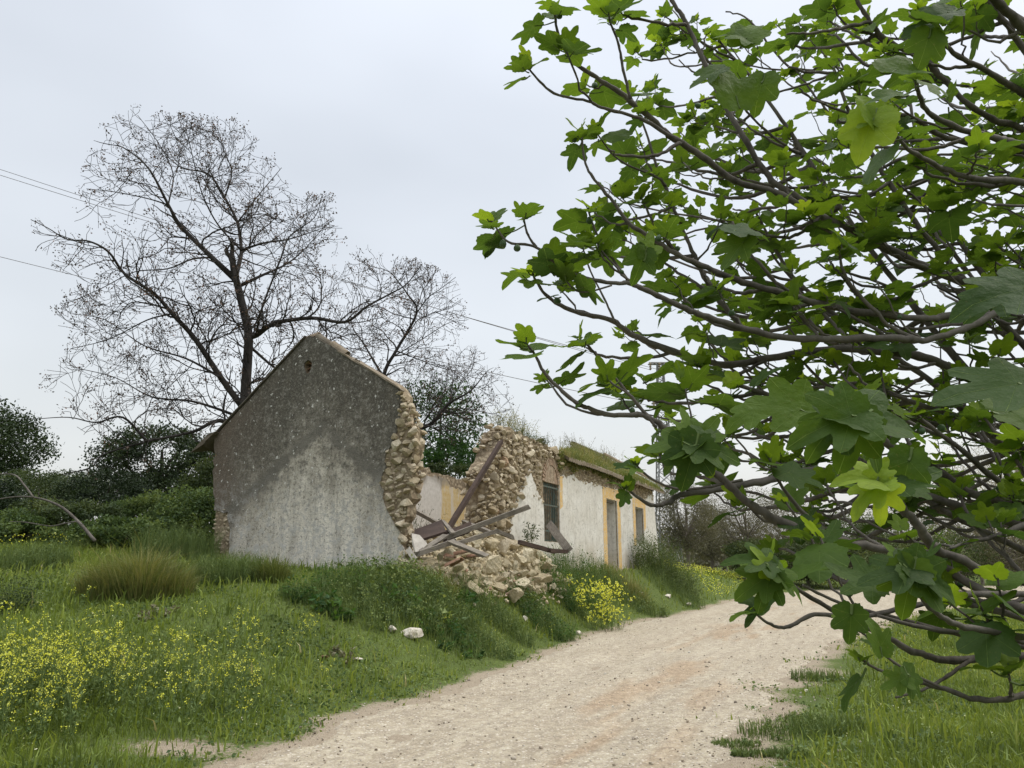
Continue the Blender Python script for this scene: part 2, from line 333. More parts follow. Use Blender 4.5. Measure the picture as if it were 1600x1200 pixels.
stonemat('wall_stone', [(0, (.40, .335, .23)), (.5, (.53, .455, .335)), (.93, (.66, .59, .46)), (1, (.46, .33, .23))], 5, .3)
stonemat('dusty_brick', [(0, (.34, .24, .17)), (.5, (.42, .31, .23)), (1, (.46, .38, .29))], 9, .3)
stonemat('field_stone', [(0, (.60, .56, .47)), (1, (.70, .66, .58))], 7, .25)
stonemat('terracotta', [(0, (.19, .115, .08)), (.6, (.30, .18, .12)), (1, (.42, .27, .19))], 8, .5)
stonemat('old_tile', [(0, (.13, .115, .095)), (.5, (.30, .25, .19)), (1, (.38, .27, .19))], 8, .6)
woodmat('grey_wood', (.10, .085, .068), (.30, .265, .215)); woodmat('dark_wood', (.038, .026, .021), (.095, .065, .050)); woodmat('pale_wood', (.40, .35, .29), (.58, .54, .47))
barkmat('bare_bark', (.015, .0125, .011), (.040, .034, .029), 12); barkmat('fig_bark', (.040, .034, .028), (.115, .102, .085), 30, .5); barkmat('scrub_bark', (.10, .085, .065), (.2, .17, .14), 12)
barkmat('dark_bark', (.02, .016, .012), (.05, .04, .03), 12)
leafmat('fig_leaf', [(0, (.030, .062, .018)), (.3, (.058, .108, .016)), (.6, (.100, .168, .017)), (.85, (.17, .255, .022)), (1, (.28, .38, .040))], .5, 1.55, .6, .22, True)
leafmat('grass_blade', [(0, (.075, .110, .024)), (.4, (.155, .215, .040)), (.75, (.25, .305, .060)), (.93, (.27, .31, .09)), (1, (.42, .37, .2))], .35, 1.2)
leafmat('weed_leaf', [(0, (.040, .072, .026)), (.5, (.095, .145, .045)), (.85, (.18, .235, .07)), (1, (.24, .29, .11))], .3, 1.15)
leafmat('dry_grass', [(0, (.085, .12, .03)), (.35, (.16, .19, .055)), (.7, (.27, .25, .10)), (1, (.45, .37, .2))], .3, 1.1)
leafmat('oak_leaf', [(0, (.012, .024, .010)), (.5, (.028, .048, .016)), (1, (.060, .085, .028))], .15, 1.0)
leafmat('scrub_leaf', [(0, (.034, .055, .020)), (.5, (.075, .105, .034)), (1, (.15, .18, .065))], .25, 1.1)
leafmat('lush_leaf', [(0, (.020, .050, .014)), (.5, (.04, .10, .022)), (1, (.10, .19, .04))], .35, 1.2)
leafmat('olive_leaf', [(0, (.075, .072, .045)), (.5, (.125, .118, .072)), (1, (.19, .18, .11))], .2, 1.1)
leafmat('budding_leaf', [(0, (.14, .135, .085)), (.5, (.22, .21, .13)), (1, (.32, .30, .19))], .25, 1.1)
leafmat('mustard_petal', [(0, (.62, .62, .05)), (.6, (.76, .78, .09)), (1, (.82, .86, .28))], .35, 1.0)
leafmat('pale_petal', [(0, (.7, .68, .3)), (1, (.85, .84, .62))], .35, 1.0)
leafmat('seed_pod', [(0, (.045, .032, .025)), (.7, (.10, .07, .05)), (1, (.20, .10, .06))], .1, 1.0)
leafmat('stem_green', [(0, (.08, .13, .035)), (1, (.15, .2, .06))], .2, 1.0)
def metal(name, c, r=.6):
    t = NT(name); n = t.noise(t.co('Object'), 18, 4); t.done(t.bsdf(t.mix(t.mr(n, .45, .65, 0, .8), c, (.13, .085, .05)), r, None, .4))
metal('green_iron', (.06, .095, .08)); metal('galvanised', (.22, .23, .24)); metal('wire', (.10, .10, .11))
t_ = NT('fig_skin'); t_.done(t_.bsdf((.05, .09, .035), .55))
t_ = NT('dark_interior'); t_.done(t_.bsdf((.16, .14, .115), .95))
M = MATS

# ------------------------------------------------------------------ terrain
TH = math.radians(24); UX, UY = math.sin(TH), math.cos(TH)       # along the front wall
C0 = np.array([-2.16, 15.25]); HZ = 66 * PI / 180; BASE = 1.4
def loc2(x, y): dx = x - C0[0]; dy = y - C0[1]; return dx * UX + dy * UY, -dx * UY + dy * UX
def wor2(t, s): return C0[0] + t * UX - s * UY, C0[1] + t * UY + s * UX
def W(t, s, z): x, y = wor2(t, s); return np.array([x, y, z])
def sst(a, b, x): q = np.clip((x - a) / (b - a), 0, 1); return q * q * (3 - 2 * q)
KT = np.array([-40, -8, -6.3, -3.6, -2, 3, 7, 15, 22, 30, 38, 60, 110]); KL = np.array([-3.5, -3.45, -3.12, -3.15, -3.05, -2.42, -2.35, -2.85, -3.1, -3.6, -5.5, -22, -70])
KR = np.array([-7.2, -7.1, -7.0, -7.1, -7.2, -7.5, -7.9, -9.3, -11.5, -16, -24, -40, -90])
def edges(t):
    L = np.interp(t, KT, KL); R = np.interp(t, KT, KR)
    n = (fbm(t * .9, t * 0 + 3.3, 5) - .5) * .55 + (fbm(t * 4.5, t * 0 + 9.3, 6) - .5) * .30
    n2 = (fbm(t * .8, t * 0 + 13.3, 7) - .5) * .9 + (fbm(t * 4.1, t * 0 + 19.3, 8) - .5) * .35
    return L + n, R + n2
def T(x, y):
    x = np.asarray(x, float); y = np.asarray(y, float); t, s = loc2(x, y)
    L = np.interp(t, KT, KL)
    A = np.interp(t, [-30, -11, -6, -1.2, 20, 30, 60], [.15, .35, .75, 1.38, 1.38, 1.1, .6]); top = np.interp(t, [-12, -6, -1, 25, 60], [3.2, 1.6, -.35, -.35, 3])
    z = A * sst(L, top, s) + .07 * np.clip(s, 0, 30) * sst(-14, 0, t + s * .3)
    z = z + (fbm(x * .5, y * .5, 2) - .5) * .22 * sst(L, L + 2.5, s) + (fbm(x * 2.2, y * 2.2, 4) - .5) * .07 * sst(L - .3, L + .8, s)
    R = np.interp(t, KT, KR); z = z + (fbm(x * .6, y * .6, 12) - .4) * .22 * sst(R, R - 3, s) + (fbm(x * 3, y * 3, 14) - .5) * .06 * sst(R + .2, R - .8, s)
    z = z + (fbm(x * 1.3, y * 1.3, 22) - .5) * .03
    z = z + np.clip(np.hypot(x, y) - 90, 0, 400) * .012
    return z
def gnd(px, py):
    d = ray(px, py); lo = 2.5
    for k in range(1600):
        k2 = lo + k * .05; P = d * k2 / d[1] + [0, 0, EYE]
        if P[2] < T(P[0], P[1]): return P
    return P
def grid_axis(c, near, far, s0, g):
    a = [0.]; s = s0
    while a[-1] < far:
        if a[-1] > near: s *= g
        a.append(a[-1] + s)
    return np.array(a)
gx = grid_axis(0, 12, 700, .16, 1.10); gx = np.concatenate([-gx[::-1][:-1], gx]); gy = np.concatenate([-grid_axis(0, 1, 60, .5, 1.3)[::-1][:-1], grid_axis(0, 22, 900, .16, 1.08)])
X, Y = np.meshgrid(gx, gy); Z = T(X, Y); tt, ss = loc2(X, Y); eL, eR = edges(tt)
inside = sst(.02, .25, np.minimum(eL - ss, ss - eR)); Z = Z - .05 * inside
dist = np.maximum(ss - eL, eR - ss)                       # outside the track: metres from its edge
soil = np.clip(1 - dist / np.where(ss > eL, .55, 1.0), 0, 1) * .75 + (fbm(X * .7, Y * .7, 31) - .5) * .5
soil = np.where((ss > -.3) & (ss < 5.5) & (tt > -.2) & (tt < 22), .6, soil)
soil = np.maximum(soil, .75 * np.exp(-((X + 2.9) ** 2 / .5 + (Y - 7.2) ** 2 / .18)))
mb = MB(); ny, nx = X.shape; i = np.arange(ny - 1)[:, None] * nx + np.arange(nx - 1)[None]
mb.add(np.stack([X, Y, Z], -1).reshape(-1, 3), [np.stack([i, i + 1, i + nx + 1, i + nx], -1).reshape(-1, 4)], soil.ravel())
g = mb.build('ground', M['meadow_soil'], smooth=True); tag(g, kind='structure')
# track
tv = np.concatenate([np.arange(-26, -12, .5), np.arange(-12, 12, .07), np.arange(12, 40, .3), np.arange(40, 108, 2.)]); mcols = 90
TT, QQ = np.meshgrid(tv, np.linspace(0, 1, mcols), indexing='ij'); l_, r_ = edges(TT); SS = l_ + (r_ - l_) * QQ
rx, ry = wor2(TT, SS); q4 = QQ * (l_ - r_)
rut = -.05 * (np.exp(-((SS + 4.2 + .3 * np.sin(TT * .35)) / .5) ** 2) + np.exp(-((SS + 6.0 + .3 * np.sin(TT * .35)) / .5) ** 2)) * (.35 + fbm(TT * .8, SS, 43)) * sst(40, 10, TT)
rz = T(rx, ry) + .004 + rut + (fbm(rx * 6, ry * 6, 41) - .5) * .022 - .035 * (1 - sst(0, .12, np.minimum(QQ, 1 - QQ) * (l_ - r_)))
clay = sst(.56, .72, fbm(TT * .35, SS * 2.3, 51)) * np.exp(-((SS + 5.6) / 1.1) ** 2) * 1.2
mb = MB(); i = np.arange(len(tv) - 1)[:, None] * mcols + np.arange(mcols - 1)[None]
mb.add(np.stack([rx, ry, rz], -1).reshape(-1, 3), [np.stack([i, i + 1, i + mcols + 1, i + mcols], -1).reshape(-1, 4)], np.clip(clay, 0, 1).ravel())
tag(mb.build('dirt_track', M['gravel_track'], smooth=True), kind='structure')
def roadz(x, y): t, s = loc2(x, y); return T(x, y) + .004 - .05 * (np.exp(-((s + 4.2 + .3 * np.sin(t * .35)) / .5) ** 2) + np.exp(-((s + 6.0 + .3 * np.sin(t * .35)) / .5) ** 2)) * (.35 + fbm(t * .8, s, 43)) + (fbm(x * 6, y * 6, 41) - .5) * .022
# ------------------------------------------------------------------ ruined house (local axes: x along the front wall, y along the gable, z up)
HOUSE = empty('ruined_house', (C0[0], C0[1], 0), HZ)
tag(HOUSE, 'roofless stone farmhouse with a dark weathered gable, collapsed middle and white front wall', 'house')
def jag(P, step, amp, closed=True, skip=()):
    P = [np.array(p, float) for p in P]; out = []; n = len(P)
    for i in range(n if closed else n - 1):
        a, b = P[i], P[(i + 1) % n]; L = np.linalg.norm(b - a); k = max(1, int(L / step)) if i not in skip else 1
        for j in range(k):
            p = a + (b - a) * j / k
            out.append(p + (rng.normal(size=2) * amp if (j > 0) else 0))
    return np.array(out)
def prism(loops, mapf, d0, d1, r=.5):
    """loops in 2-D (outer first, then holes); mapf(a, b, d) -> xyz; extruded from d0 to d1"""
    mb = MB(); tris = tessellate_polygon([[Vector((p[0], p[1], 0)) for p in lp] for lp in loops]); A = np.concatenate(loops)
    V0 = mapf(A[:, 0], A[:, 1], np.full(len(A), d0)); V1 = mapf(A[:, 0], A[:, 1], np.full(len(A), d1)); t = np.array([list(q) for q in tris])
    mb.add(V0, t, r); mb.add(V1, t[:, ::-1], r); o = 0
    for lp in loops:
        k = len(lp); a = np.arange(k) + o; b = np.roll(a, -1); n = len(A)
        mb.add(np.vstack([V0, V1]), np.stack([a, b, b + n, a + n], 1), r); o += k
    return mb
def fixn(o):
    import bmesh
    bm = bmesh.new(); bm.from_mesh(o.data); bmesh.ops.remove_doubles(bm, verts=bm.verts, dist=1e-5); bmesh.ops.recalc_face_normals(bm, faces=bm.faces); bm.to_mesh(o.data); bm.free(); return o
mG = lambda a, b, d: np.stack([d, a, b], 1)      # gable plane: a = y, b = z, depth = x
mF = lambda a, b, d: np.stack([a, d, b], 1)      # front plane: a = x, b = z, depth = y
def P_(mb, name, mat, parent=HOUSE, fix=True, **k):
    o = mb.build(name, M[mat], parent, **k)
    return fixn(o) if fix else o
# gable wall with its ragged broken edge
gb = [(.04, .9), (.0, 1.8), (.04, 2.4), (-.11, 3.0), (-.11, 3.6), (-.22, 4.0), (-.04, 4.4), (.06, 4.7), (.1, 5.0), (.22, 5.17)]
core = jag(gb, .12, .035, False); roofl = jag([(.24, 5.19), (2.45, 6.52), (2.65, 6.6), (2.85, 6.46), (5.21, 4.44), (5.1, 3.4), (4.98, 2.8), (4.95, .8)], .15, .008, False)
hole = np.array([(2.63 + .105 * math.cos(a) * (1 + .2 * math.sin(3 * a)), 5.87 + .15 * math.sin(a)) for a in np.linspace(0, 2 * PI, 13)[:-1]])
P_(prism([np.vstack([core, roofl, [(4.95, .8), (-.02, .8)]]), hole], mG, .03, .38), 'gable_wall', 'rubble_masonry')
pe = [(.02, .9), (-.02, 1.9), (.08, 2.2), (.34, 2.55), (.52, 2.9), (.58, 3.25), (.46, 3.5), (.50, 3.75), (.33, 4.0), (.22, 4.25), (.18, 4.6), (.2, 5.0), (.24, 5.17)]
hole2 = hole.copy(); hole2 = (hole2 - [2.63, 5.87]) * 1.02 + [2.63, 5.87]
le = [(5.21, 4.42), (5.12, 3.4), (5.02, 2.76), (4.6, 2.72), (4.52, 2.4), (4.47, 2.0), (4.45, .85)]
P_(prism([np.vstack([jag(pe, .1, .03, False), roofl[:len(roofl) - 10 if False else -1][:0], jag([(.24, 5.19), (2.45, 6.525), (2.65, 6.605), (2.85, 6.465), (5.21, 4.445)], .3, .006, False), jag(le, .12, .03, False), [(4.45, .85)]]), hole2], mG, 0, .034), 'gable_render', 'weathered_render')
# brick lattice in the vent hole
mb = MB()
for k in range(3):
    box(mb, (.16, 2.63 + U(-.02, .02), 5.77 + k * .1), (.12, .17, .028), rotm((1, 0, 0), U(-.5, .5)), .5)
box(mb, (.3, 2.63, 5.87), (.02, .3, .4)); P_(mb, 'vent_brick', 'terracotta', fix=False)
# stones along broken faces
def stones(spots, name, mat, parent=HOUSE, sub=2):
    mb = MB()
    for (p, sz) in spots:
        V, F = rock(np.array(sz) * .5, sub, 8, .06); mb.add(V @ rotm(rng.normal(size=3), U(0, .5)).T + p, F, rng.random())
    return mb.build(name, M[mat], parent)
sp = []
def ebound(z): return np.interp(z, [.9, 1.8, 2.4, 3, 3.6, 4, 4.4, 4.7, 5.17], [.03, .0, .03, -.12, -.12, -.24, -.06, .04, .17])
def pbound(z): return np.interp(z, [.9, 1.9, 2.2, 2.55, 2.9, 3.25, 3.75, 4, 4.25, 4.6, 5.17], [.02, .0, .08, .34, .50, .56, .48, .33, .22, .18, .22])
def scatter(region, sizes, depthf, flat=.8, tries=4):
    out = []
    for sz, n in sizes:
        for _ in range(n):
            p = region()
            if p is None: continue
            a, b, dpt = p; q = sz * U(.7, 1.3)
            if any((a - o[0]) ** 2 + ((b - o[1]) * 1.25) ** 2 < (.40 * (q + o[2])) ** 2 and abs(dpt - o[3]) < .12 for o in out): continue
            out.append((a, b, q, dpt))
    return out
def reg1():
    z = U(1.1, 5.12); y0, y1 = ebound(z) - .02, pbound(z) + .02
    return (U(y0, y1), z, 0.)
for a, b, q, _ in scatter(reg1, ((.28, 60), (.19, 400), (.12, 1300), (.08, 2200)), None): sp.append(((U(.02, .07) - q * .12, a, b), (q * .9, q * 1.15, q * .8)))
def reg2():
    z = U(1.1, 5.0); return (U(.05, .40), z, 0.)
for a, b, q, _ in scatter(reg2, ((.26, 50), (.18, 300), (.12, 800), (.08, 1000)), None): sp.append(((a, ebound(b) + U(-.02, .07) + .09 * math.sin(b * 5 + a * 4), b), (q * 1.15, q * 1.1, q * .8)))
stones(sp, 'broken_masonry', 'wall_stone')
sp = []
z = 1.5
while z < 2.75:
    h = U(.06, .1); y = 4.5
    while y < 4.93: w = U(.1, .2); sp.append(((.05, y + w / 2, z + h / 2), (.12, w * .96, h * .9))); y += w
    z += h
stones(sp, 'bare_corner', 'wall_stone')
# verge coping of the gable, loose ridge tiles and eave stub
mb = MB()
for (a, b, w) in (((2.72, 6.61), (5.42, 4.34), .62), ):
    beam(mb, (.27, a[0], a[1] - .0), (.27, b[0], b[1] - .0), w, .028, 0, .03, .0, k=14)
P_(mb, 'verge_slab', 'old_tile')
mb = MB(); beam(mb, (.25, .27, 5.20), (.25, 1.75, 6.10), .55, .035, 0, .05, .4, k=10); P_(mb, 'verge_mortar', 'old_tile')
mb = MB(); beam(mb, (.2, 5.2, 4.5), (.2, 5.52, 4.24), .7, .11, 0, .06, .1, k=4); P_(mb, 'eave_stub', 'old_tile')
def tile(a, b, r0, r1, th=.015, mat='old_tile', name='roof_tile', arc=PI, rr=.5):
    mb = MB(); fr = frame(np.array(b) - a); L = np.linalg.norm(np.array(b) - a); n = 9; V = []
    for xx, r in ((0, r0), (L, r1)):
        for q in (0, -th):
            for k in range(n): an = PI / 2 - arc / 2 + arc * k / (n - 1); V.append([xx, (r + q) * math.cos(an), (r + q) * math.sin(an)])
    V = np.array(V) @ fr.T + a; F = []
    for k in range(n - 1):
        F += [[k, k + 1, 2 * n + k + 1, 2 * n + k], [n + k, 3 * n + k, 3 * n + k + 1, n + k + 1], [k, n + k, n + k + 1, k + 1], [2 * n + k, 2 * n + k + 1, 3 * n + k + 1, 3 * n + k]]
    F += [[0, 2 * n, 3 * n, n], [n - 1, 2 * n - 1, 4 * n - 1, 3 * n - 1]]
    mb.add(V, [np.array(F)], rr); return mb
for (a, b) in (((2.5, 6.55), (2.05, 6.27)), ((2.1, 6.33), (1.68, 6.06)), ((2.86, 6.50), (2.45, 6.6))):
    P_(tile((.14, a[0], a[1] + .0), (.14, b[0], b[1] + .0), .12, .10, .02, rr=rng.random()), 'roof_tile', 'old_tile')
sp = [((.15, U(1.2, 2.0), 0), (U(.1, .2), U(.1, .2), .06)) for _ in range(7)]
sp = [((p[0], p[1], np.interp(p[1], [.24, 2.65], [5.19, 6.6]) + .04), s) for p, s in sp] + [((.2, 2.62, 6.64), (.3, .25, .14)), ((.2, 2.8, 6.56), (.25, .2, .12))]
stones(sp, 'loose_coping', 'old_tile')
# front wall: masonry core with openings
WIN1 = (7.55, 2.22, 8.8, 3.93); DOOR = (13.68, 1.2, 15.05, 3.9); WIN2 = (17.72, 2.4, 19.0, 3.86)
def rect(q): x0, z0, x1, z1 = q; return np.array([(x0, z0), (x1, z0), (x1, z1), (x0, z1)])
out = jag([(3.6, .9), (3.6, 2.0), (3.72, 3.2), (3.68, 3.75), (4.1, 4.1), (4.4, 4.6), (4.6, 4.95), (5.3, 5.12), (6.6, 5.05), (7.8, 5.02), (8.8, 4.93), (12, 4.95), (20.95, 4.93), (21.0, 4.6), (21.7, .9)], .18, .03, True, (11, 13, 14))
P_(prism([out, rect(WIN1), rect(DOOR), rect(WIN2)], mF, .0, .52), 'front_wall', 'rubble_masonry')
# limewash render pieces
def hp(q, e=0.): return rect((q[0] - e, q[1] - e, q[2] + e, q[3] + e))
p1 = jag([(5.2, 1.0), (5.12, 2.2), (5.28, 3.0), (5.75, 3.42), (6.05, 3.75), (6.5, 4.18), (6.75, 3.86), (7.0, 3.62), (7.35, 3.42), (7.5, 3.2), (7.53, 2.9), (7.53, 1.0)], .09, .025, True, (9, 10, 11))
P_(prism([p1], mF, -.03, .002), 'limewash', 'limewash')
p2 = jag([(8.83, 1.0), (8.83, 3.2), (8.84, 4.22), (9.2, 4.30), (9.5, 4.18), (9.75, 4.34), (10.2, 4.42), (10.6, 4.25), (11.3, 4.30), (12.2, 4.28), (13.1, 4.30), (15.6, 4.36), (16.6, 4.33), (17.2, 4.34), (19.6, 4.3), (20.2, 4.55), (20.95, 4.6), (21.66, 1.0)], .11, .028, True, (0, 1, 16, 17))
P_(prism([p2, hp(DOOR, .002), hp(WIN2, .002)], mF, -.03, .002), 'limewash', 'limewash')
P_(prism([jag([(7.53, 1.3), (7.53, 2.2), (8.83, 2.2), (8.83, 1.3)], .15, .01, True, (0, 2))], mF, -.028, .002), 'sill_render', 'limewash')
# ochre surrounds
def band(pts, name='ochre_band', d=-.036): return P_(prism([jag(pts, .13, .012)], mF, d, -.0285), name, 'ochre_paint')
band([(8.84, 3.2), (8.86, 4.2), (9.1, 4.24), (9.08, 3.3)]); band([(13.24, 1.0), (13.24, 4.3), (13.67, 4.3), (13.67, 1.0)]); band([(13.68, 3.91), (13.68, 4.3), (15.5, 4.32), (15.5, 3.91)])
band([(15.08, 1.0), (15.08, 3.9), (15.5, 3.9), (15.46, 1.0)]); band([(17.32, 2.3), (17.32, 4.22), (17.7, 4.22), (17.7, 2.3)]); band([(17.71, 3.87), (17.71, 4.22), (19.4, 4.22), (19.4, 3.87)]); band([(19.03, 2.9), (19.03, 3.86), (19.4, 3.86), (19.38, 3.1)])
# whitewashed reveals lining the door and the small window
for nm, q in (('door_reveal', DOOR), ('window_reveal', WIN2)):
    mb = MB(); x0, z0, x1, z1 = q
    box(mb, (x1 - .012, .27, (z0 + z1) / 2), (.022, .46, z1 - z0 - .02)); box(mb, ((x0 + x1) / 2, .27, z1 - .012), (x1 - x0 - .05, .46, .022)); P_(mb, nm, 'limewash', fix=False)
mb = MB(); x0, z0, x1, z1 = DOOR
beam(mb, (x0 + .06, .12, 1.3), (x0 + .06, .12, 3.88), .09, .12, 0, .03); beam(mb, (x0 + .10, .12, 3.84), (x1 - .1, .12, 3.84), .12, .08, 0, .03); P_(mb, 'door_frame', 'grey_wood')
mb = MB(); x0, z0, x1, z1 = WIN2
beam(mb, (x0 + .05, .3, z0), (x0 + .05, .3, z1), .08, .1, 0, .03); P_(mb, 'window_jamb', 'dark_wood')
sp = [((14.95 - U(0, .12), U(.42, .56), U(1.4, 3.8)), (.2, .22, .14)) for _ in range(26)] + [((18.9 - U(0, .14), U(.42, .56), U(2.4, 3.8)), (.2, .22, .12)) for _ in range(20)]
stones(sp, 'worn_jamb', 'wall_stone')
# brick relieving arch over the barred window
mb = MB(); cx = 8.18; cz = 3.93
for k in range(19):
    a = PI * (k + .5) / 19; rr_ = .66
    box(mb, (cx + math.cos(a) * rr_ * .98, -.005, cz + math.sin(a) * rr_ * .98), (.22, .06, .075), rotm((0, 1, 0), -a), .2 + rng.random() * .6)
for k in range(9):
    x = cx - .5 + k * .125; h = math.sqrt(max(.02, .52 ** 2 - (x - cx) ** 2)); box(mb, (x, -.0, cz + h / 2 + .01), (.105, .03, h), None, rng.random())
P_(mb, 'brick_arch', 'dusty_brick', fix=False)
# barred window
x0, z0, x1, z1 = WIN1; mb = MB()
for x in (x0 + .04, x1 - .04): box(mb, (x, .16, (z0 + z1) / 2), (.06, .07, z1 - z0))
box(mb, ((x0 + x1) / 2, .16, z1 - .03), (x1 - x0 - .16, .07, .05)); box(mb, ((x0 + x1) / 2, .16, z0 + .03), (x1 - x0 - .16, .07, .05)); win = P_(mb, 'window', 'green_iron', fix=False)
mb = MB()
for k in range(8): tube(mb, [(x0 + .1 + k * (x1 - x0 - .2) / 7 + U(-.008, .008), .02, z0 - .02), (x0 + .1 + k * (x1 - x0 - .2) / 7, .02, z1 + .02)], .013, 6)
for zz in (z0 + .3, z0 + 1.05, z1 - .12): box(mb, ((x0 + x1) / 2, .02, zz), (x1 - x0, .012, .045))
for o_ in [mb.build('grille', M['green_iron'], win)]: pass
mb = MB(); box(mb, (x0 + .09, .36, z0 + .84), (.035, .4, 1.5)); mb.build('shutter', M['green_iron'], win)
# exposed rubble faces of front wall
sp = []
def wl(z): return np.interp(z, [.9, 2, 3.2, 3.75, 4.1, 4.6, 4.95], [3.6, 3.6, 3.72, 3.68, 4.1, 4.4, 4.6])
def wr(z): return np.interp(z, [.9, 2.2, 3.0, 3.42, 3.75, 4.1], [5.2, 5.14, 5.3, 5.8, 6.1, 6.45])
def reg3():
    z = U(1.2, 5.0); x0_ = wl(z) - .05; x1_ = wr(z) + .05 if z < 4.1 else (8.9 if z > 4.6 else 7.2)
    return (U(x0_, x1_), z, 0.)
for a, b, q, _ in scatter(reg3, ((.34, 50), (.23, 400), (.15, 1400), (.09, 3000)), None): sp.append(((a, U(-.02, .03) - q * .16 - .12 * max(0, 5.4 - a) / 2 * U(.3, 1), b), (q * 1.15, q * .9, q * .82)))
def reg4():
    z = U(1.2, 4.9); return (U(-.05, .52), z, 0.)
for a, b, q, _ in scatter(reg4, ((.30, 40), (.21, 250), (.13, 700), (.09, 900)), None): sp.append(((wl(b) + U(-.06, .05) + .10 * math.sin(b * 6 + a * 5), a, b), (q * 1.2, q * 1.15, q * .82)))
for _ in range(120):                    # between the two render pieces, around the arch
    z = U(3.2, 5.0); x = U(6.7, 7.6) if z < 4.4 else U(6.3, 9)
    if math.hypot(x - cx, (z - cz)) < .8: continue
    sp.append(((x, U(-.02, .04), z), (U(.1, .2), .14, U(.06, .14))))
stones(sp, 'exposed_masonry', 'wall_stone')
sp = []
for _ in range(520):
    x = U(8.9, 20.9); z = U(4.22, 4.98)
    sp.append(((x, U(-.03, .03), z), (U(.1, .24), .14, U(.06, .13))))
stones(sp, 'exposed_wall_top', 'wall_stone', sub=1)
sp = [((x, U(.05, .5), 5.0 + .08 * (x < 8) + U(-.05, .06)), (U(.15, .4), U(.15, .35), U(.1, .22))) for x in np.arange(4.4, 9.5, .13)]
stones(sp, 'coping_stones', 'wall_stone')
# back wall with faded plaster, end wall, cross walls
bt = jag([(.5, .9), (.5, 4.3), (3, 4.35), (6, 4.55), (8.6, 4.72), (9.6, 4.62), (11, 4.60), (13.9, 4.55), (17, 4.5), (21.2, 4.5), (21.2, .9)], .25, .04, True, (0, 9, 10))
P_(prism([bt], mF, 4.78, 5.2), 'back_wall', 'rubble_masonry')
bt2 = jag([(.52, .9), (.52, 4.1), (3, 4.2), (6, 4.3), (8.4, 4.55), (9.2, 4.45), (10.2, 4.5), (10.8, 4.25), (11.5, 4.15), (12.1, 4.42), (13.4, 4.3), (17.5, 4.2), (17.5, .9)], .16, .05, True, (0, 11, 12))
P_(prism([bt2], mF, 4.75, 4.785), 'interior_plaster', 'faded_interior_plaster')
gl = [(.53, .9), (4.74, .9), (4.74, 4.7), (2.65, 6.45), (.53, 4.95)]
P_(prism([jag(gl, .3, .01)], mG, 20.6, 21.1), 'end_gable', 'rubble_masonry'); P_(prism([jag(gl, .3, .01)], mG, 17.4, 17.7), 'cross_wall', 'rubble_masonry')
P_(prism([jag([(.53, .9), (2.2, .9), (1.7, 2.6), (1.2, 3.6), (.53, 4.3)], .2, .05)], mG, 9.9, 10.2), 'broken_cross_wall', 'limewash')
# what is left of the roof: a slab of old tiles, its left edge broken off in a slant
def rz_(x, y): return 4.98 + (y + .0) * (6.6 - 4.98) / 2.65
mb = MB(); NXR, NYR = 150, 14
def left(y): return 9.0 + (17.7 - 9.0) * np.clip(y / 2.65, 0, 1) ** .8
Vt = []; 
yy = np.linspace(-.28, 2.65, NYR)
for y in yy:
    xs = np.linspace(max(9.0, left(max(y, 0))) + (vnoise(np.array([y * 3.]), np.array([1.]), 3)[0] - .5) * .5, 22.15 + U(-.04, .04), NXR)
    w_ = .045 * np.abs(np.sin(xs * PI / .22)); Vt.append(np.stack([xs, np.full(NXR, y), rz_(xs, y) + w_ + (fbm(xs * 1.3, xs * 0 + y, 9) - .5) * .12], 1))
Vt = np.array(Vt); Vb = Vt - [0, 0, .12]
i = np.arange(NYR - 1)[:, None] * NXR + np.arange(NXR - 1)[None]; Fq = np.stack([i, i + 1, i + NXR + 1, i + NXR], -1).reshape(-1, 4); n_ = NXR * NYR
bd = np.concatenate([np.arange(NXR), np.arange(1, NYR) * NXR + NXR - 1, (NYR - 1) * NXR + np.arange(NXR - 2, -1, -1), np.arange(NYR - 2, 0, -1) * NXR]); b2 = np.roll(bd, -1)
mb.add(np.vstack([Vt.reshape(-1, 3), Vb.reshape(-1, 3)]), [Fq, Fq[:, ::-1] + n_, np.stack([bd, bd + n_, b2 + n_, b2], 1)], .4)
P_(mb, 'roof', 'old_tile')
mb = MB()
for x in np.arange(17.75, 22.1, .42):
    for o_ in (tile((x, 2.65, 6.62), (x + .46, 2.65, 6.63), .14, .12, .02),):
        mb.add(np.concatenate(o_.V), [f for f, m in o_.F], rng.random())
mb.add(*[q for q in (lambda m_: (np.concatenate(m_.V), [f for f, k in m_.F]))(tile((22.1, -.4, 4.95), (22.1, 2.6, 6.72), .13, .13, .02))], .7)
P_(mb, 'ridge_tiles', 'old_tile')
bk = prism([jag([(17.7, 0), (22.15, 0), (22.15, 1), (17.7, 1)], .3, .01)], lambda a, b, d: np.stack([a, 2.65 + b * 2.75, 6.6 - b * 2.15 + d], 1), -.12, 0); P_(bk, 'rear_roof', 'old_tile')
HR = np.array([[UX, -UY, 0], [UY, UX, 0], [0, 0, 1]])     # local house -> world
def HW(p): return HR @ np.asarray(p, float) + [C0[0], C0[1], 0]

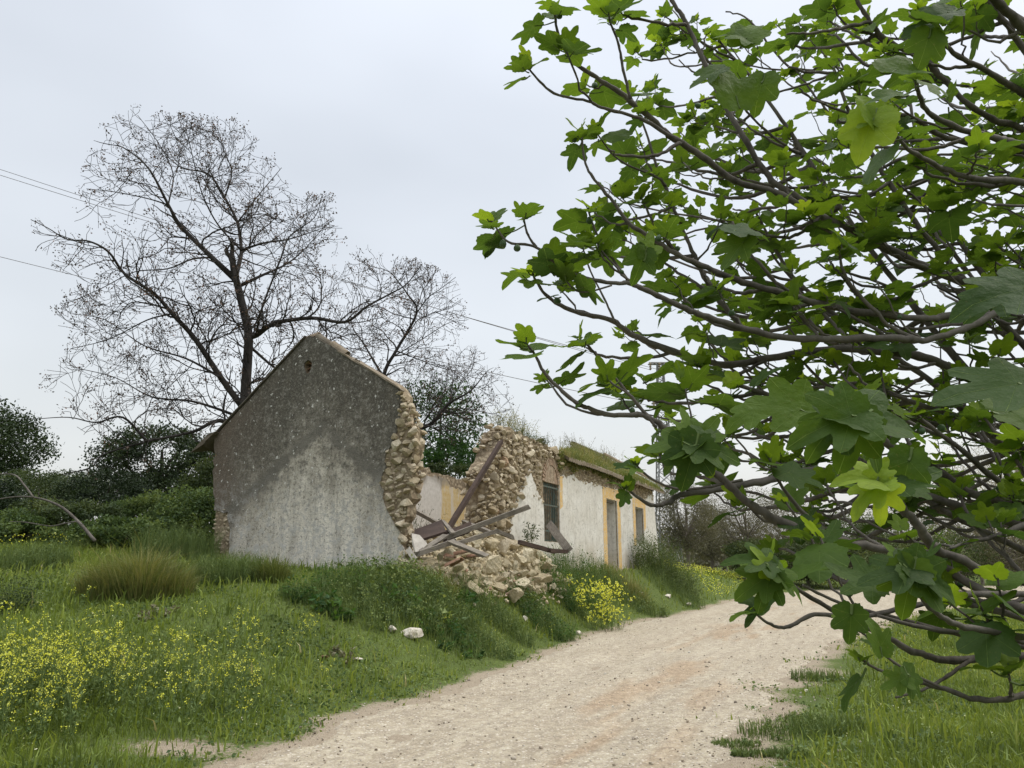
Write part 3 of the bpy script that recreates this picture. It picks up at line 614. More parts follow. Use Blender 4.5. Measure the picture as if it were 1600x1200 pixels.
# ------------------------------------------------------------------ foliage builders
def cards(mb, P, size, r, up=.0, asp=.55, droop=0.):
    """leaf-sized diamonds, folded along the midrib"""
    P = np.asarray(P); n = len(P); d = rng.normal(size=(n, 3)); d[:, 2] = d[:, 2] * (1 - up) - droop; d /= np.linalg.norm(d, axis=1)[:, None]
    w = rng.normal(size=(n, 3)); w[:, 2] *= (1 - up); w -= d * (w * d).sum(1)[:, None]; w /= np.linalg.norm(w, axis=1)[:, None]; nn = np.cross(d, w)
    s = (size * U(.6, 1.3, n))[:, None]; V = np.stack([P, P + d * s * .5 + w * s * asp * .5 + nn * s * .08, P + d * s, P + d * s * .5 - w * s * asp * .5 + nn * s * .08], 1)
    i = np.arange(n)[:, None] * 4; mb.add(V.reshape(-1, 3), [i + np.array([[0, 1, 2]]), i + np.array([[0, 2, 3]])], np.repeat(r, 4))
def blades(mb, P, h, w, lean, r, m=0, dirs=None, curl=1.):
    n = len(P); az = U(0, 2 * PI, n) if dirs is None else dirs; d = np.stack([np.cos(az), np.sin(az), np.zeros(n)], 1); pz = U(0, 2 * PI, n); s = np.stack([np.cos(pz), np.sin(pz), np.zeros(n)], 1)
    h = np.broadcast_to(h, (n,))[:, None]; w = np.broadcast_to(w, (n,))[:, None]; ln = np.broadcast_to(lean, (n,))[:, None]; z = np.array([[0, 0, 1.]])
    m1 = P + z * h * .55 + d * ln * h * .25; tp = P + z * h * (1 - .35 * ln * curl) + d * ln * h
    V = np.stack([P - s * w, P + s * w, m1 + s * w * .7, m1 - s * w * .7, tp], 1); i = np.arange(n)[:, None] * 5
    mb.add(V.reshape(-1, 3), [i + np.array([[0, 1, 2, 3]]), i + np.array([[3, 2, 4]])], np.repeat(r, 5), 0, m)
def ellip(n, R, shell=.5):
    d = rng.normal(size=(n, 3)); d /= np.linalg.norm(d, axis=1)[:, None]; return d * (U(0, 1, n)[:, None] ** (1 / 3) * (1 - shell) + shell) * R
def crown(mb, C, R, clumps, per, cr_, size, lo=0., hi=1., up=.0, shell=.45, flat=1., droop=0., asp=.55):
    cs = ellip(clumps, R, shell) + C
    for c in cs:
        if c[2] < C[2] - R[2] * .8: continue
        k = int(per * U(.5, 1.3)); P = c + np.clip(rng.normal(size=(k, 3)), -1.5, 1.5) * cr_ * U(.7, 1.25) * [1, 1, flat]; b = U(lo, hi)
        cards(mb, P, size, np.clip(b + rng.normal(size=k) * .12, 0, 1), up, asp, droop)
    return cs
def leafy(name, label, cat, base, h, R, clumps, per, cr_, size, mat, bark='dark_bark', group=None, lo=.1, hi=.8, trunk=.18, cz=None, limbs=9, flat=.8, shell=.45, up=0., asp=.55):
    base = np.asarray(base, float); root = empty(name, base); tag(root, label, cat, group)
    C = np.array([0, 0, cz if cz else h - R[2]]); mb = MB(); cs = crown(mb, C, np.asarray(R), clumps, per, cr_, size, lo, hi, flat=flat, shell=shell, up=up, asp=asp); mb.build('crown', M[mat], root)
    mb = MB(); top = C + [U(-.2, .2), U(-.2, .2), R[2] * .3]
    tube(mb, spline([(0, 0, -.3), (U(-.1, .1) * h * .2, 0, C[2] * .4), C * .8, top]), np.linspace(trunk, trunk * .3, 19), 7)
    for c in cs[::max(1, len(cs) // limbs)]:
        a = np.array([0, 0, U(.35, .8) * C[2]]); tube(mb, spline([a, (a + c) / 2 + rng.normal(size=3) * .12 * h * .3, c]), np.linspace(trunk * .45, .012, 13), 5)
    mb.build('trunk', M[bark], root); return root
#PART3
# ------------------------------------------------------------------ rubble pile, planks, stones
def heap(t, s):
    return T(*wor2(t, s)) + .95 * np.exp(-((t - 2.6) / 2.2) ** 2 - ((s + .1) / 1.1) ** 2) + .40 * np.exp(-((t - 5.2) / 1.3) ** 2 - ((s + .6) / .65) ** 2)
mt, ms = np.meshgrid(np.linspace(-.2, 6.6, 80), np.linspace(-1.6, 3.2, 60), indexing='ij'); mx_, my_ = wor2(mt, ms); mz = heap(mt, ms) - .10 + (fbm(mt * 3, ms * 3, 61) - .5) * .2; mz = np.where((ms > -.2) & (mt > 3.4) & (ms < .6), mz - .1, mz)
fall = np.minimum(np.minimum(mt + .2, 6.6 - mt), np.minimum(ms + 1.6, 3.2 - ms)); mz = mz - .4 * (1 - sst(0, .9, fall))
mb = MB(); i = np.arange(79)[:, None] * 60 + np.arange(59)[None]; mb.add(np.stack([mx_, my_, mz], -1).reshape(-1, 3), [np.stack([i, i + 60, i + 61, i + 1], -1).reshape(-1, 4)], 0.5)
V0, F0 = rock((1, 1, 1), 1, 6)
for _ in range(1500):
    t = 2.6 + rng.normal() * 2.0; s = -.4 + rng.normal() * .8
    if s > 3 or t < 0 or t > 6.4 or s < -1.5 or (t > 3.4 and -.1 < s < .6): continue
    x, y = wor2(t, s); mb.add(V0 * U(.02, .06) * np.array([1.3, 1, .7]) @ rrot().T + [x, y, heap(t, s) - .05], F0, rng.random())
tag(mb.build('rubble_fines', M['pile_stone']), 'crumbled mortar and stone chips under the rubble pile', 'rubble', kind='stuff')
PROTO = []
for k in range(14):
    V, F = rock((1, U(.72, .98), U(.62, .9)), 3 if k < 7 else 2, 7, .06); mb = MB(); mb.add(V, F, rng.random()); o = mb.build('rubble_stone', M['pile_stone']); PROTO.append(o)
used = [False] * 14
def place(k, loc, size, label, group, rot=None, cat='stone'):
    if not used[k]: o = PROTO[k]; used[k] = True
    else: o = PROTO[k].copy(); COL.objects.link(o)
    o.location = loc; o.scale = (size,) * 3; o.rotation_euler = rot if rot is not None else (U(-.5, .5), U(-.5, .5), U(0, 6.28)); tag(o, label, cat, group); return o
GP = 'pale stones of the collapsed wall heaped in the gap'
LP = 'pale rough building stone lying in the rubble pile between gable and front wall'
pts = []
def tryrock(t, s, r, lift=0.):
    x, y = wor2(t, s); z = float(heap(t, s)) + lift
    for q in pts:
        if (q[0] - x) ** 2 + (q[1] - y) ** 2 + (q[2] - z) ** 2 < (.78 * (q[3] + r)) ** 2: return False
    pts.append((x, y, z, r)); place(int(rng.integers(0, 14)), (x, y, z + r * .1), r, LP, GP); return True
big = [(1.9, -1.05, .30), (2.4, -.8, .28), (3.0, -.8, .30), (3.6, -.9, .30), (4.2, -.9, .28), (1.4, -.8, .24), (2.8, -1.3, .24), (3.3, -1.35, .25), (4.5, -1.2, .26), (5.1, -1.0, .24), (2.1, -1.45, .24)]
for t, s, r in big: tryrock(t, s, r, .05)
n = 0
for _ in range(5000):
    t = 3.0 + rng.normal() * 1.5; s = -.6 + rng.normal() * .55
    if t < .3 or t > 6.5 or s < -1.35 or s > 1.6 or (t > 3.4 and -.12 < s < .6) or (t < 1.3 and s > -.5): continue
    if tryrock(t, s, float(np.clip(rng.lognormal(-1.78, .38), .09, .29)), U(-.02, .05)): n += 1
    if n > 235: break
def big_stone(px, py, w, label, name='field_stone', mat='field_stone', h=.7, lift=.25, rot=None):
    P = gnd(px, py); r = w / 2 * P[1] / F_PX; V, F = rock((1, .8, h), 3, 9, .03); mb = MB(); mb.add(V * r, F, rng.random()); o = mb.build(name, M[mat], smooth=False); o.location = P + [0, r * .3, r * lift]
    o.rotation_euler = rot or (U(-.2, .2), U(-.2, .2), U(0, 6)); tag(o, label, 'stone'); return o
big_stone(643, 1002, 36, 'pale boulder in the grass below the rubble pile, largest loose stone', h=.75, lift=.55)
big_stone(611, 990, 18, 'small pale stone just left of the large grass boulder', lift=.6)
big_stone(797, 913, 40, 'broad flat pale stone at the front foot of the rubble pile', mat='pile_stone', h=.55, lift=.5)
big_stone(820, 972, 17, 'small pale stone in the weeds between rubble pile and track', lift=.6)
big_stone(904, 992, 15, 'whitish stone on the verge left of the yellow flowering bush', lift=.5)
big_stone(998, 934, 22, 'pale stone on the bank below the right end of the house', lift=.6)
big_stone(986, 942, 12, 'little pale stone beside the larger one on the bank', lift=.6)
big_stone(890, 945, 15, 'pale stone just above and left of the yellow flowering bush', lift=.7)
big_stone(1077, 948, 13, 'pale stone at the grassy edge where the track narrows', lift=.5)
big_stone(1045, 936, 14, 'pale stone in the verge, a step left of the stone at the track edge', lift=.5)
big_stone(977, 918, 12, 'small pale stone highest on the bank under the white wall', lift=.6)
big_stone(558, 1035, 24, 'flat whitish stone in the lawn beside the reddish one', h=.35, lift=.4)
big_stone(508, 1032, 18, 'flat reddish brick fragment lying in the lawn', 'brick_fragment', 'terracotta', h=.35, lift=.5)
big_stone(710, 908, 22, 'pale stone sunk in weeds at the left foot of the rubble pile', mat='pile_stone', lift=.6)
big_stone(375, 1127, 10, 'tiny whitish stone in the lawn near the left bottom of the track', lift=.5)
big_stone(1260, 1082, 8, 'tiny pale stone at the right edge of the gravel track', lift=.5)
big_stone(1237, 1158, 8, 'tiny pale stone near the weeds at the lower right of the track', lift=.5)
# curved terracotta tile fragments in the heap
def ht(px, py, Y): return at(px, py, Y)
for k, (px, py, Y, L_, r_, lab) in enumerate([(712, 884, 14.6, .34, .13, 'broken brown roof tile at the left of the rubble, the largest shard'), (722, 868, 14.9, .3, .11, 'brown roof tile shard lying above the largest shard'), (703, 873, 14.8, .2, .09, 'small brown tile shard nearest the gable'), (741, 873, 14.9, .26, .1, 'tilted brown tile shard at the left edge of the pale stones'), (733, 862, 15.1, .24, .1, 'brown tile shard under the lowest grey plank')]):
    P = ht(px, py, Y); d = unit([U(.6, 1), U(-.6, .2), U(-.2, .5)]); mb = tile(-d * L_ / 2, d * L_ / 2, r_, r_ * .8, .018, arc=2.3, rr=rng.random()); o = fixn(mb.build('tile_fragment', M['terracotta'])); o.location = P; tag(o, lab, 'roof tile')
def plank(name, a, b, w, h, mat, lab, roll=0, jagg=.07, cat='beam'):
    A = at(*a); B = at(*b); mid = (A + B) / 2; d = B - A; L = np.linalg.norm(d); mb = MB(); beam(mb, (-L / 2, 0, 0), (L / 2, 0, 0), w, h, 0, jagg, k=9)
    o = fixn(mb.build(name, M[mat])); o.location = mid
    fr = frame(d) @ rotm((1, 0, 0), roll); from mathutils import Matrix
    o.rotation_euler = Matrix(fr.tolist()).to_euler(); tag(o, lab, cat); return o
plank('roof_beam', (701, 826, 16.4), (783, 690, 18.9), .10, .10, 'dark_wood', 'long dark pole leaning from the rubble up to the broken front wall')
plank('roof_beam', (697, 840, 15.2), (826, 792, 15.6), .075, .095, 'grey_wood', 'long grey beam sticking out of the rubble towards the barred window', .15)
plank('roof_beam', (652, 866, 14.5), (712, 845, 14.9), .10, .09, 'grey_wood', 'grey beam lying low across the left of the rubble by the gable')
plank('plank', (706, 847, 14.7), (760, 869, 14.7), .14, .05, 'grey_wood', 'grey board sloping down to the right over the pale stones', .5, cat='plank')
plank('roof_beam', (712, 850, 15.0), (779, 829, 15.6), .09, .08, 'grey_wood', 'shorter grey beam just under the long sticking out beam')
plank('roof_beam', (645, 796, 17.6), (684, 818, 17.2), .13, .08, 'grey_wood', 'grey beam end rising behind the brown panel near the gable')
plank('roof_beam', (725, 816, 17.4), (766, 832, 17.0), .10, .08, 'grey_wood', 'short grey rafter lying behind the long beam', .2)
plank('plank', (658, 862, 14.6), (697, 836, 15.0), .12, .04, 'grey_wood', 'weathered board slanting up right in front of the brown panel', .4, cat='plank')
plank('plank', (695, 838, 15.3), (734, 824, 15.6), .22, .04, 'dark_wood', 'dark board under the root of the long grey beam', .9, cat='plank')
plank('plank', (637, 857, 14.3), (648, 874, 14.2), .1, .02, 'pale_wood', 'short white painted board propped at the foot of the gable', 1.2, cat='plank')
plank('plank', (859, 820, 19.6), (889, 860, 18.6), .20, .06, 'grey_wood', 'grey board leaning against the wall below the barred window', .9, cat='plank')
plank('roof_beam', (812, 847, 17.2), (866, 862, 18.3), .09, .09, 'dark_wood', 'dark beam half buried below the wall left of the leaning board')
plank('roof_beam', (858, 860, 18.0), (884, 862, 18.6), .10, .09, 'dark_wood', 'dark beam end under the foot of the leaning board')
plank('roof_beam', (776, 830, 16.2), (802, 840, 16.4), .10, .08, 'grey_wood', 'grey beam stub among the stones at the foot of the broken wall')
def panel(pts, th, mat, name, lab, cat):
    P = np.array([at(*q) for q in pts]); c = P.mean(0); n_ = unit(np.cross(P[1] - P[0], P[2] - P[0])) * th; V = np.vstack([P - c, P - c + n_]); k = len(P)
    F = [np.array([list(range(k))[::-1], [q + k for q in range(k)]]), np.array([[q, (q + 1) % k, (q + 1) % k + k, q + k] for q in range(k)])]
    mb = MB(); mb.add(V, F, .5); o = fixn(mb.build(name, M[mat])); o.location = c; tag(o, lab, cat)
panel([(643, 829, 15.8), (690, 812, 16.0), (697, 830, 15.2), (656, 843, 15.0)], .05, 'dark_wood', 'door_panel', 'dark brown boarded panel thrown on the rubble against the gable', 'panel')
panel([(689, 811, 16.0), (695, 813, 16.0), (712, 832, 15.2), (705, 832, 15.1)], .04, 'grey_wood', 'plank', 'grey edge board along the right side of the brown panel', 'plank')
panel([(643, 833, 15.1), (656, 836, 15.0), (668, 850, 14.7), (650, 866, 14.6), (644, 850, 14.9)], .05, 'pale_wood', 'plaster_slab', 'flat pinkish plaster slab tipped between panel and gable', 'slab')
# gravel on the track: loose small stones
P0, G0 = rock((1, .8, .6), 0, 2, .12); mb = MB(); k = 15000
yy_ = 4.2 + 22 * U(0, 1, k) ** 1.7; t_k = yy_; a_ = U(-.72, .72, k); px_ = a_ * yy_; t, s = loc2(px_, yy_); l_, r_ = edges(t)
ok = (s < l_ + .35) & (s > r_ - 1.2); keep = ok & ((U(0, 1, k) < .55) | (np.abs(s - l_) < .5) | (np.abs(s - r_) < 1.0)); idx = np.where(keep)[0]
for q in idx:
    r = float(np.clip(rng.lognormal(-4.75, .5), .004, .035)) * (1 + yy_[q] * .02); x, y = px_[q], yy_[q]
    mb.add(P0 * r @ rotm((0, 0, 1), U(0, 6.3)).T + [x, y, float(roadz(x, y)) + r * .2], G0, U(0, 1))
stonemat('track_pebble', [(0, (.22, .19, .155)), (.4, (.42, .36, .29)), (.8, (.58, .52, .43)), (1, (.74, .70, .63))], 9, .1)
tag(mb.build('loose_gravel', M['track_pebble']), 'loose pebbles strewn over the sandy track', 'gravel', kind='stuff')

# ------------------------------------------------------------------ grass and weeds
def houseblock(t, s): return (t > -.1) & (t < 21.5) & (s > -.1) & (s < 5.3)
def field(n, ymax, pw, xr=.8, y0=3.6):
    y = y0 + (ymax - y0) * U(0, 1, n) ** pw; x = U(-xr, xr, n) * (y + .8); return x, y
def densmask(x, y, marg=0.):
    t, s = loc2(x, y); l, r = edges(t); d = np.maximum(s - l, r - s); pr = sst(-.06, .45, d + (vnoise(x * 3, y * 3, 71) - .5) * .7 + (vnoise(x * 9, y * 9, 72) - .5) * .3 - marg)
    pr = np.where(s < -5, sst(-.1, 1.1, d + (vnoise(x * 2.2, y * 2.2, 73) - .5) * 1.5), pr)
    pr = pr * (1 - .93 * np.exp(-((x + 2.9) ** 2 / .5 + (y - 7.2) ** 2 / .10)))
    return (U(0, 1, len(x)) < pr) & ~houseblock(t, s), t, s, d
def grassy(n, ymax, pw, hlo, hhi, w, rlo, rhi, name, label, mat, tallfn=None, xr=.8, marg=0.):
    x, y = field(n, ymax, pw, xr); ok, t, s, d = densmask(x, y, marg); x, y, t, s, d = x[ok], y[ok], t[ok], s[ok], d[ok]; k = len(x)
    pat = fbm(x * .8, y * .8, 81); h = U(hlo, hhi, k) * (.55 + .9 * pat) * (.35 + .65 * sst(0, .9, d))
    if tallfn is not None: h = h * tallfn(x, y, t, s)
    r = np.clip(U(rlo, rhi, k) + (fbm(x * .6, y * .6, 82) - .5) * .8 + (fbm(x * 3.1, y * 3.1, 83) - .5) * .5 + (U(0, 1, k) < .03) * .4, 0, 1); mb = MB()
    blades(mb, np.stack([x, y, T(x, y) - .01], 1), h, w * (1 + y * .06), U(.1, .7, k), r); tag(mb.build(name, M[mat]), label, 'grass', kind='stuff')
def tall(x, y, t, s):
    g_ = 1 + 1.1 * np.exp(-((x + 5.2) / 2.2) ** 2 - ((y - 8) / 2.6) ** 2)
    g_ = g_ + 1.3 * ((s > -2.2) & (s < 1) & (t > -2.5)) * sst(-2.6, -1.6, s)
    g_ = g_ + .9 * (s < -7.6) * sst(-8.2, -9.5, s); return g_ + 1.2 * (s > 5) * (t > -3) + 2.2 * (t > 20) * (s > -3) * (s < 4) * sst(-3, -2, s)
grassy(300000, 24, 1.55, .035, .095, .0028, .15, .75, 'meadow_grass', 'short bright green grass covering the bank and both verges', 'grass_blade', tall)
grassy(60000, 60, 1.1, .12, .3, .008, .2, .8, 'far_grass', 'rough grass of the land beyond the house and along the far track', 'grass_blade', None, 1.0)
# clover-like ground herbs close to the soil
x, y = field(150000, 22, 1.5); ok, t, s, d = densmask(x, y, .05); x, y, t, s = x[ok], y[ok], t[ok], s[ok]; patch = fbm(x * 1.1, y * 1.1, 91); kk = U(0, 1, len(x)) < sst(.36, .56, patch); x, y, t, s = x[kk], y[kk], t[kk], s[kk]
mb = MB(); cards(mb, np.stack([x, y, T(x, y) + U(0, .05, len(x))], 1), .03 * (1 + y * .04), np.clip(fbm(x * .9, y * .9, 92) * 1.1 - .05 + U(-.25, .25, len(x)), 0, 1), .5, .8)
tag(mb.build('ground_herbs', M['weed_leaf']), 'low clover and herb leaves matted between the grass blades', 'herbs', kind='stuff')
x, y = field(9000, 20, 1.4); ok, t, s, d = densmask(x, y, .2); x, y = x[ok], y[ok]; kk = U(0, 1, len(x)) < sst(.40, .7, fbm(x * .7, y * .7, 93)) * .5 + .04; x, y = x[kk], y[kk]
mb = MB(); cards(mb, np.stack([x, y, T(x, y) + U(.05, .16, len(x))], 1), .012 * (1 + y * .05), U(0, 1, len(x)), .6, .9); tag(mb.build('tiny_flowers', M['pale_petal']), 'tiny pale flowers dotted through the grass', 'flowers', kind='stuff')
def yfield(name, label, t0, t1, s0, s1, n, h0, h1, sz):
    t = U(t0, t1, n); s = U(s0, s1, n); kk = U(0, 1, n) < sst(.35, .6, fbm(t * .8, s * .8, 99)); t, s = t[kk], s[kk]; x, y = wor2(t, s); mb = MB(); cards(mb, np.stack([x, y, T(x, y) + U(h0, h1, len(x))], 1), sz, U(0, 1, len(x)), .3, .9); tag(mb.build(name, M['mustard_petal']), label, 'flowers', kind='stuff')
yfield('distant_flowers', 'yellow flowers in the tall verge beyond the end of the house', 20.5, 36, -2.8, 3, 5000, .15, .45, .05)
yfield('hillside_flowers', 'yellow flowers in the clearing left of the gable', -3, 6, 7.5, 12, 1500, .12, .35, .035)
# tufts (dense weeds) as individual plants
def weed(name, label, px, py, wpx, hpx, n, size, mat='weed_leaf', group=None, lo=.1, hi=.7, stems=26, P=None, flowers=None, grass=0, cat='weed'):
    P = gnd(px, py) if P is None else np.asarray(P, float); R = wpx / 2 * P[1] / F_PX; H = hpx * P[1] / F_PX; root = empty(name, P); tag(root, label, cat, group)
    mb = MB(); ms = MB(); nc = max(8, int(n / 26)); tips = []
    for k in range(nc):
        a = U(0, 2 * PI); rr_ = R * math.sqrt(U(0, 1)); c = np.array([math.cos(a) * rr_, math.sin(a) * rr_ * .7, 0]); c[2] = float(T(P[0] + c[0], P[1] + c[1]) - P[2]) ; hh = H * U(.25, 1.15) * (1 - .35 * (rr_ / R) ** 2)
        tip = c + [U(-.25, .25) * hh, U(-.25, .25) * hh, hh]; tips.append(tip); q = int(n / nc); u_ = U(.08, 1, q)[:, None]
        Pp = c * (1 - u_) + tip * u_ + rng.normal(size=(q, 3)) * [hh * .16, hh * .16, hh * .06]; b = U(lo, hi)
        cards(mb, Pp, size, np.clip(b + rng.normal(size=q) * .14 + (u_[:, 0] - .5) * .2, 0, 1), .25, .45)
        if k < stems: tube(ms, [c, (c + tip) / 2 + rng.normal(size=3) * .03, tip], [.006, .005, .003], 3, U(0, 1), caps=False)
    if grass: 
        a = U(0, 2 * PI, grass); rr_ = R * np.sqrt(U(0, 1, grass)); gp = np.stack([np.cos(a) * rr_, np.sin(a) * rr_ * .7, np.zeros(grass)], 1); gp[:, 2] = T(P[0] + gp[:, 0], P[1] + gp[:, 1]) - P[2]; blades(ms, gp, H * U(.5, 1.15, grass), .004, U(.1, .6, grass), U(.2, 1, grass))
    mb.build('foliage', M[mat], root)
    if ms.n: ms.build('stems', M['stem_green'], root)
    if flowers:
        mf = MB(); cnt, fs, fm = flowers
        for k in range(cnt):
            tip = tips[int(rng.integers(len(tips)))] + rng.normal(size=3) * [R * .16, R * .12, H * .10]; cards(mf, tip + rng.normal(size=(5, 3)) * fs * .5, fs, U(0, 1, 5), .0, 1.)
        mf.build('flowers', M[fm], root)
    return root
GW = 'leafy weeds crowding the bank below the house'
WD = [(540, 925, 90, 60, 'dark leafy weed clump at the right foot of the dark gable'), (600, 925, 100, 68, 'dark weed clump below the broken corner of the gable'), (655, 930, 100, 62, 'weed clump in front of the left end of the rubble'), (560, 960, 110, 48, 'low weed clump on the lawn side of the gable corner'),
      (640, 962, 120, 56, 'weed clump rising just above the large pale boulder'), (700, 958, 110, 60, 'weed clump below the brown tile shards'), (755, 950, 110, 52, 'weed clump directly in front of the pale rubble stones'), (820, 950, 100, 52, 'weed clump between the flat pale stone and the track'),
      (865, 925, 90, 66, 'weed clump at the right end of the rubble pile'), (905, 912, 90, 60, 'weed clump below the leaning grey board'), (945, 915, 80, 50, 'weed clump on the bank below the house door'), (740, 1000, 120, 42, 'low weed clump beside the track, right of the large boulder'),
      (850, 985, 100, 46, 'weed clump at the track edge left of the yellow bush'), (700, 1005, 100, 36, 'low spreading weeds nearest the track below the rubble'), (1000, 950, 90, 34, 'low weeds on the bank right of the yellow bush'), (1050, 930, 90, 34, 'low weeds at the far end of the bank'), (480, 935, 80, 40, 'low weeds under the middle of the dark gable'), (915, 945, 70, 50, 'weeds immediately behind the yellow flowering bush'), (790, 985, 90, 40, 'weeds near the small pale stone beside the track')]
for px, py, w_, h_, lab in WD:
    mt_ = rng.choice(['weed_leaf', 'weed_leaf', 'lush_leaf', 'scrub_leaf']); nlf = int(w_ * h_ * U(.2, .42)); h_ *= U(.65, 1.02); weed('weed_clump', lab, px, py, w_ * U(.8, 1.1), h_, nlf, U(.035, .075), mt_ if mt_ != 'scrub_leaf' else 'weed_leaf', group=GW, lo=.1, hi=.95, grass=420)
for k_, (px, py, w_, h_, lab) in enumerate([(575, 935, 60, 46, 'broad leaved weed standing at the gable corner'), (622, 950, 50, 40, 'broad leaved weed left of the rubble foot'), (690, 975, 60, 40, 'broad leaved weed above the track below the rubble'), (735, 965, 50, 38, 'pale broad leaved weed before the pale stones'), (880, 935, 56, 46, 'tall leafy weed at the right foot of the rubble'), (520, 960, 60, 30, 'low broad leaved weed on the lawn before the gable'), (840, 965, 50, 34, 'pale leafy weed left of the yellow bush')]):
    weed('leafy_weed', lab, px, py, w_, h_, 230, .12, 'lush_leaf' if k_ % 2 else 'weed_leaf', lo=.3, hi=1., grass=120)
weed('mustard_bush', 'rounded bush full of yellow flowers at the edge of the track', 938, 984, 74, 66, 1100, .04, lo=.4, hi=.95, flowers=(330, .035, 'mustard_petal'), cat='bush', stems=40)
weed('shrub', 'bushy green brown shrub against the right end of the white wall', 1040, 908, 96, 66, 8000, .075, 'scrub_leaf', lo=.1, hi=.9, grass=900, cat='shrub')
weed('shrub', 'small dark bluish bush at the left border of the lawn', 18, 958, 62, 75, 1500, .04, 'scrub_leaf', lo=.0, hi=.5, cat='shrub')
weed('thistle_plant', 'grey leaved rosette plant in the lawn left of the pale boulder', 545, 1030, 60, 12, 160, .07, 'olive_leaf', lo=.6, hi=1, stems=0)
weed('thistle_plant', 'silvery low rosette in the lawn under the dry tussock', 250, 965, 70, 14, 140, .07, 'olive_leaf', lo=.6, hi=1, stems=0)
GR = 'weeds creeping onto the right side of the track'
for px, py, w_, h_, lab in [(1275, 1062, 60, 22, 'dark green weed mat at the right edge of the track'), (1225, 1150, 110, 30, 'larger weed patch nearest the right bottom of the track'), (1290, 1145, 90, 34, 'weed patch just right of the largest one'), (1150, 1165, 60, 12, 'thin low weeds farthest onto the track'), (1175, 1180, 50, 12, 'small dry grass tuft low on the track'), (1230, 1182, 50, 14, 'small grass tuft at the bottom of the photo on the track'), (1255, 1125, 60, 14, 'small weeds above the larger patch')]:
    weed('weed_patch', lab, px, py, w_ * 1.2, h_ * .8, int(w_ * 4.5), .028, group=GR, lo=.3, hi=1, grass=420, stems=8)
# grass tussocks
def tussock(label, px, py, wpx, hpx, n, mat='dry_grass', lo=.0, hi=1., name='grass_tussock'):
    P = gnd(px, py); R = wpx / 2 * P[1] / F_PX; H = hpx * P[1] / F_PX; mb = MB(); a = U(0, 2 * PI, n); hd = rng.integers(0, 7, n); hx = np.array([0, .55, -.55, .3, -.3, .75, -.8])[hd] * R * .8; hh_ = np.array([1.05, .8, .85, 1.0, .7, .6, .65])[hd]; hy = np.array([0, .2, .15, -.35, -.3, -.1, .1])[hd] * R * .7; rr_ = R * .38 * U(0, 1, n) ** .7; x = np.cos(a) * rr_ + hx; y = np.sin(a) * rr_ + hy
    z = T(P[0] + x, P[1] + y) - P[2]; ln = U(.1, 1.2, n) * (.25 + rr_ / R * 2.2); ck = hh_ * (.6 + .6 * vnoise(x * 6 + px, y * 6, 3)) * (1 + .5 * (U(0, 1, n) < .05)); blades(mb, np.stack([x, y, z], 1), H * U(.35, 1.1, n) * ck, .0055, ln, np.clip(U(lo, hi, n), 0, 1), dirs=a + U(-.5, .5, n))
    o = mb.build(name, M[mat]); o.location = P; tag(o, label, 'grass tussock')
tussock('large olive and straw grass tussock on the slope left of the gable', 212, 930, 175, 80, 8000, lo=.0, hi=.75)
weed('weed_clump', 'grassy weeds at the left corner of the gable', 355, 905, 110, 46, 900, .05, lo=.1, hi=.7, grass=1500)
weed('weed_clump', 'rank green growth behind the straw coloured tussock', 150, 855, 130, 44, 700, .05, lo=.2, hi=.9, grass=1300)
weed('weed_clump', 'rank leafy growth between the tussock and the gable corner', 275, 872, 130, 56, 1100, .055, lo=.1, hi=.8, grass=1500)
weed('weed_clump', 'dull weedy growth at the far left above the lawn', 50, 885, 120, 40, 700, .05, lo=.0, hi=.7, grass=1200)
tussock('tall grass tuft standing at the foot of the gable', 425, 908, 60, 40, 1500, lo=0, hi=.5); tussock('sparse tall grass tuft right of the gable foot', 695, 935, 60, 62, 500, lo=.1, hi=.7); tussock('thin grass tuft on the bank below the white wall', 980, 925, 80, 42, 1500, lo=.2, hi=.8)
# mustard plants
def mustard(seed):
    ms = MB(); mf = MB(); H = U(.30, .62); base = np.zeros(3); top = np.array([U(-.08, .08), U(-.08, .08), H]); tube(ms, spline([base, (base + top) / 2 + rng.normal(size=3) * .02, top], 3), .0028, 3, .5, caps=False)
    tips = [top]
    for k in range(int(U(4, 8))):
        u_ = U(.3, .85); b = top * u_; d = unit([U(-1, 1), U(-1, 1), U(.8, 2)]) * U(.10, .28); tube(ms, [b, b + d * .55 + [0, 0, -.01], b + d + [0, 0, .02]], .0018, 3, .5, caps=False); tips.append(b + d)
    for tp in tips:
        q = int(U(4, 9)); cards(mf, tp + rng.normal(size=(q, 3)) * [.011, .011, .015], .0145, U(0, 1, q), 0, 1.0)
    for k in range(16): cards(ms, np.array([top * U(.05, .7)]) + rng.normal(size=(1, 3)) * .02, .06, [U(0, 1)], .2, .35)
    return ms, mf
GM = 'yellow mustard plants flowering in the lawn'; LM = 'slender yellow flowered mustard plant standing in the lawn on the left'
protos = [mustard(k) for k in range(8)]; built = [None] * 8
spots = []
for _ in range(215):
    px = abs(rng.normal()) * 105 if U() < .55 else U(0, 430); py = 1092 + rng.normal() * 38
    if px > 150: py = 1078 + rng.normal() * 28
    spots.append((px - 15, np.clip(py, 1010, 1165)))
spots += [(455, 1010), (470, 1020), (480, 1000), (445, 1015), (365, 1000), (372, 1008), (490, 1012), (385, 1150), (60, 1160), (110, 1150), (240, 1120), (245, 1140), (120, 950), (700, 985), (760, 1000), (860, 990), (500, 1090), (420, 1090)]
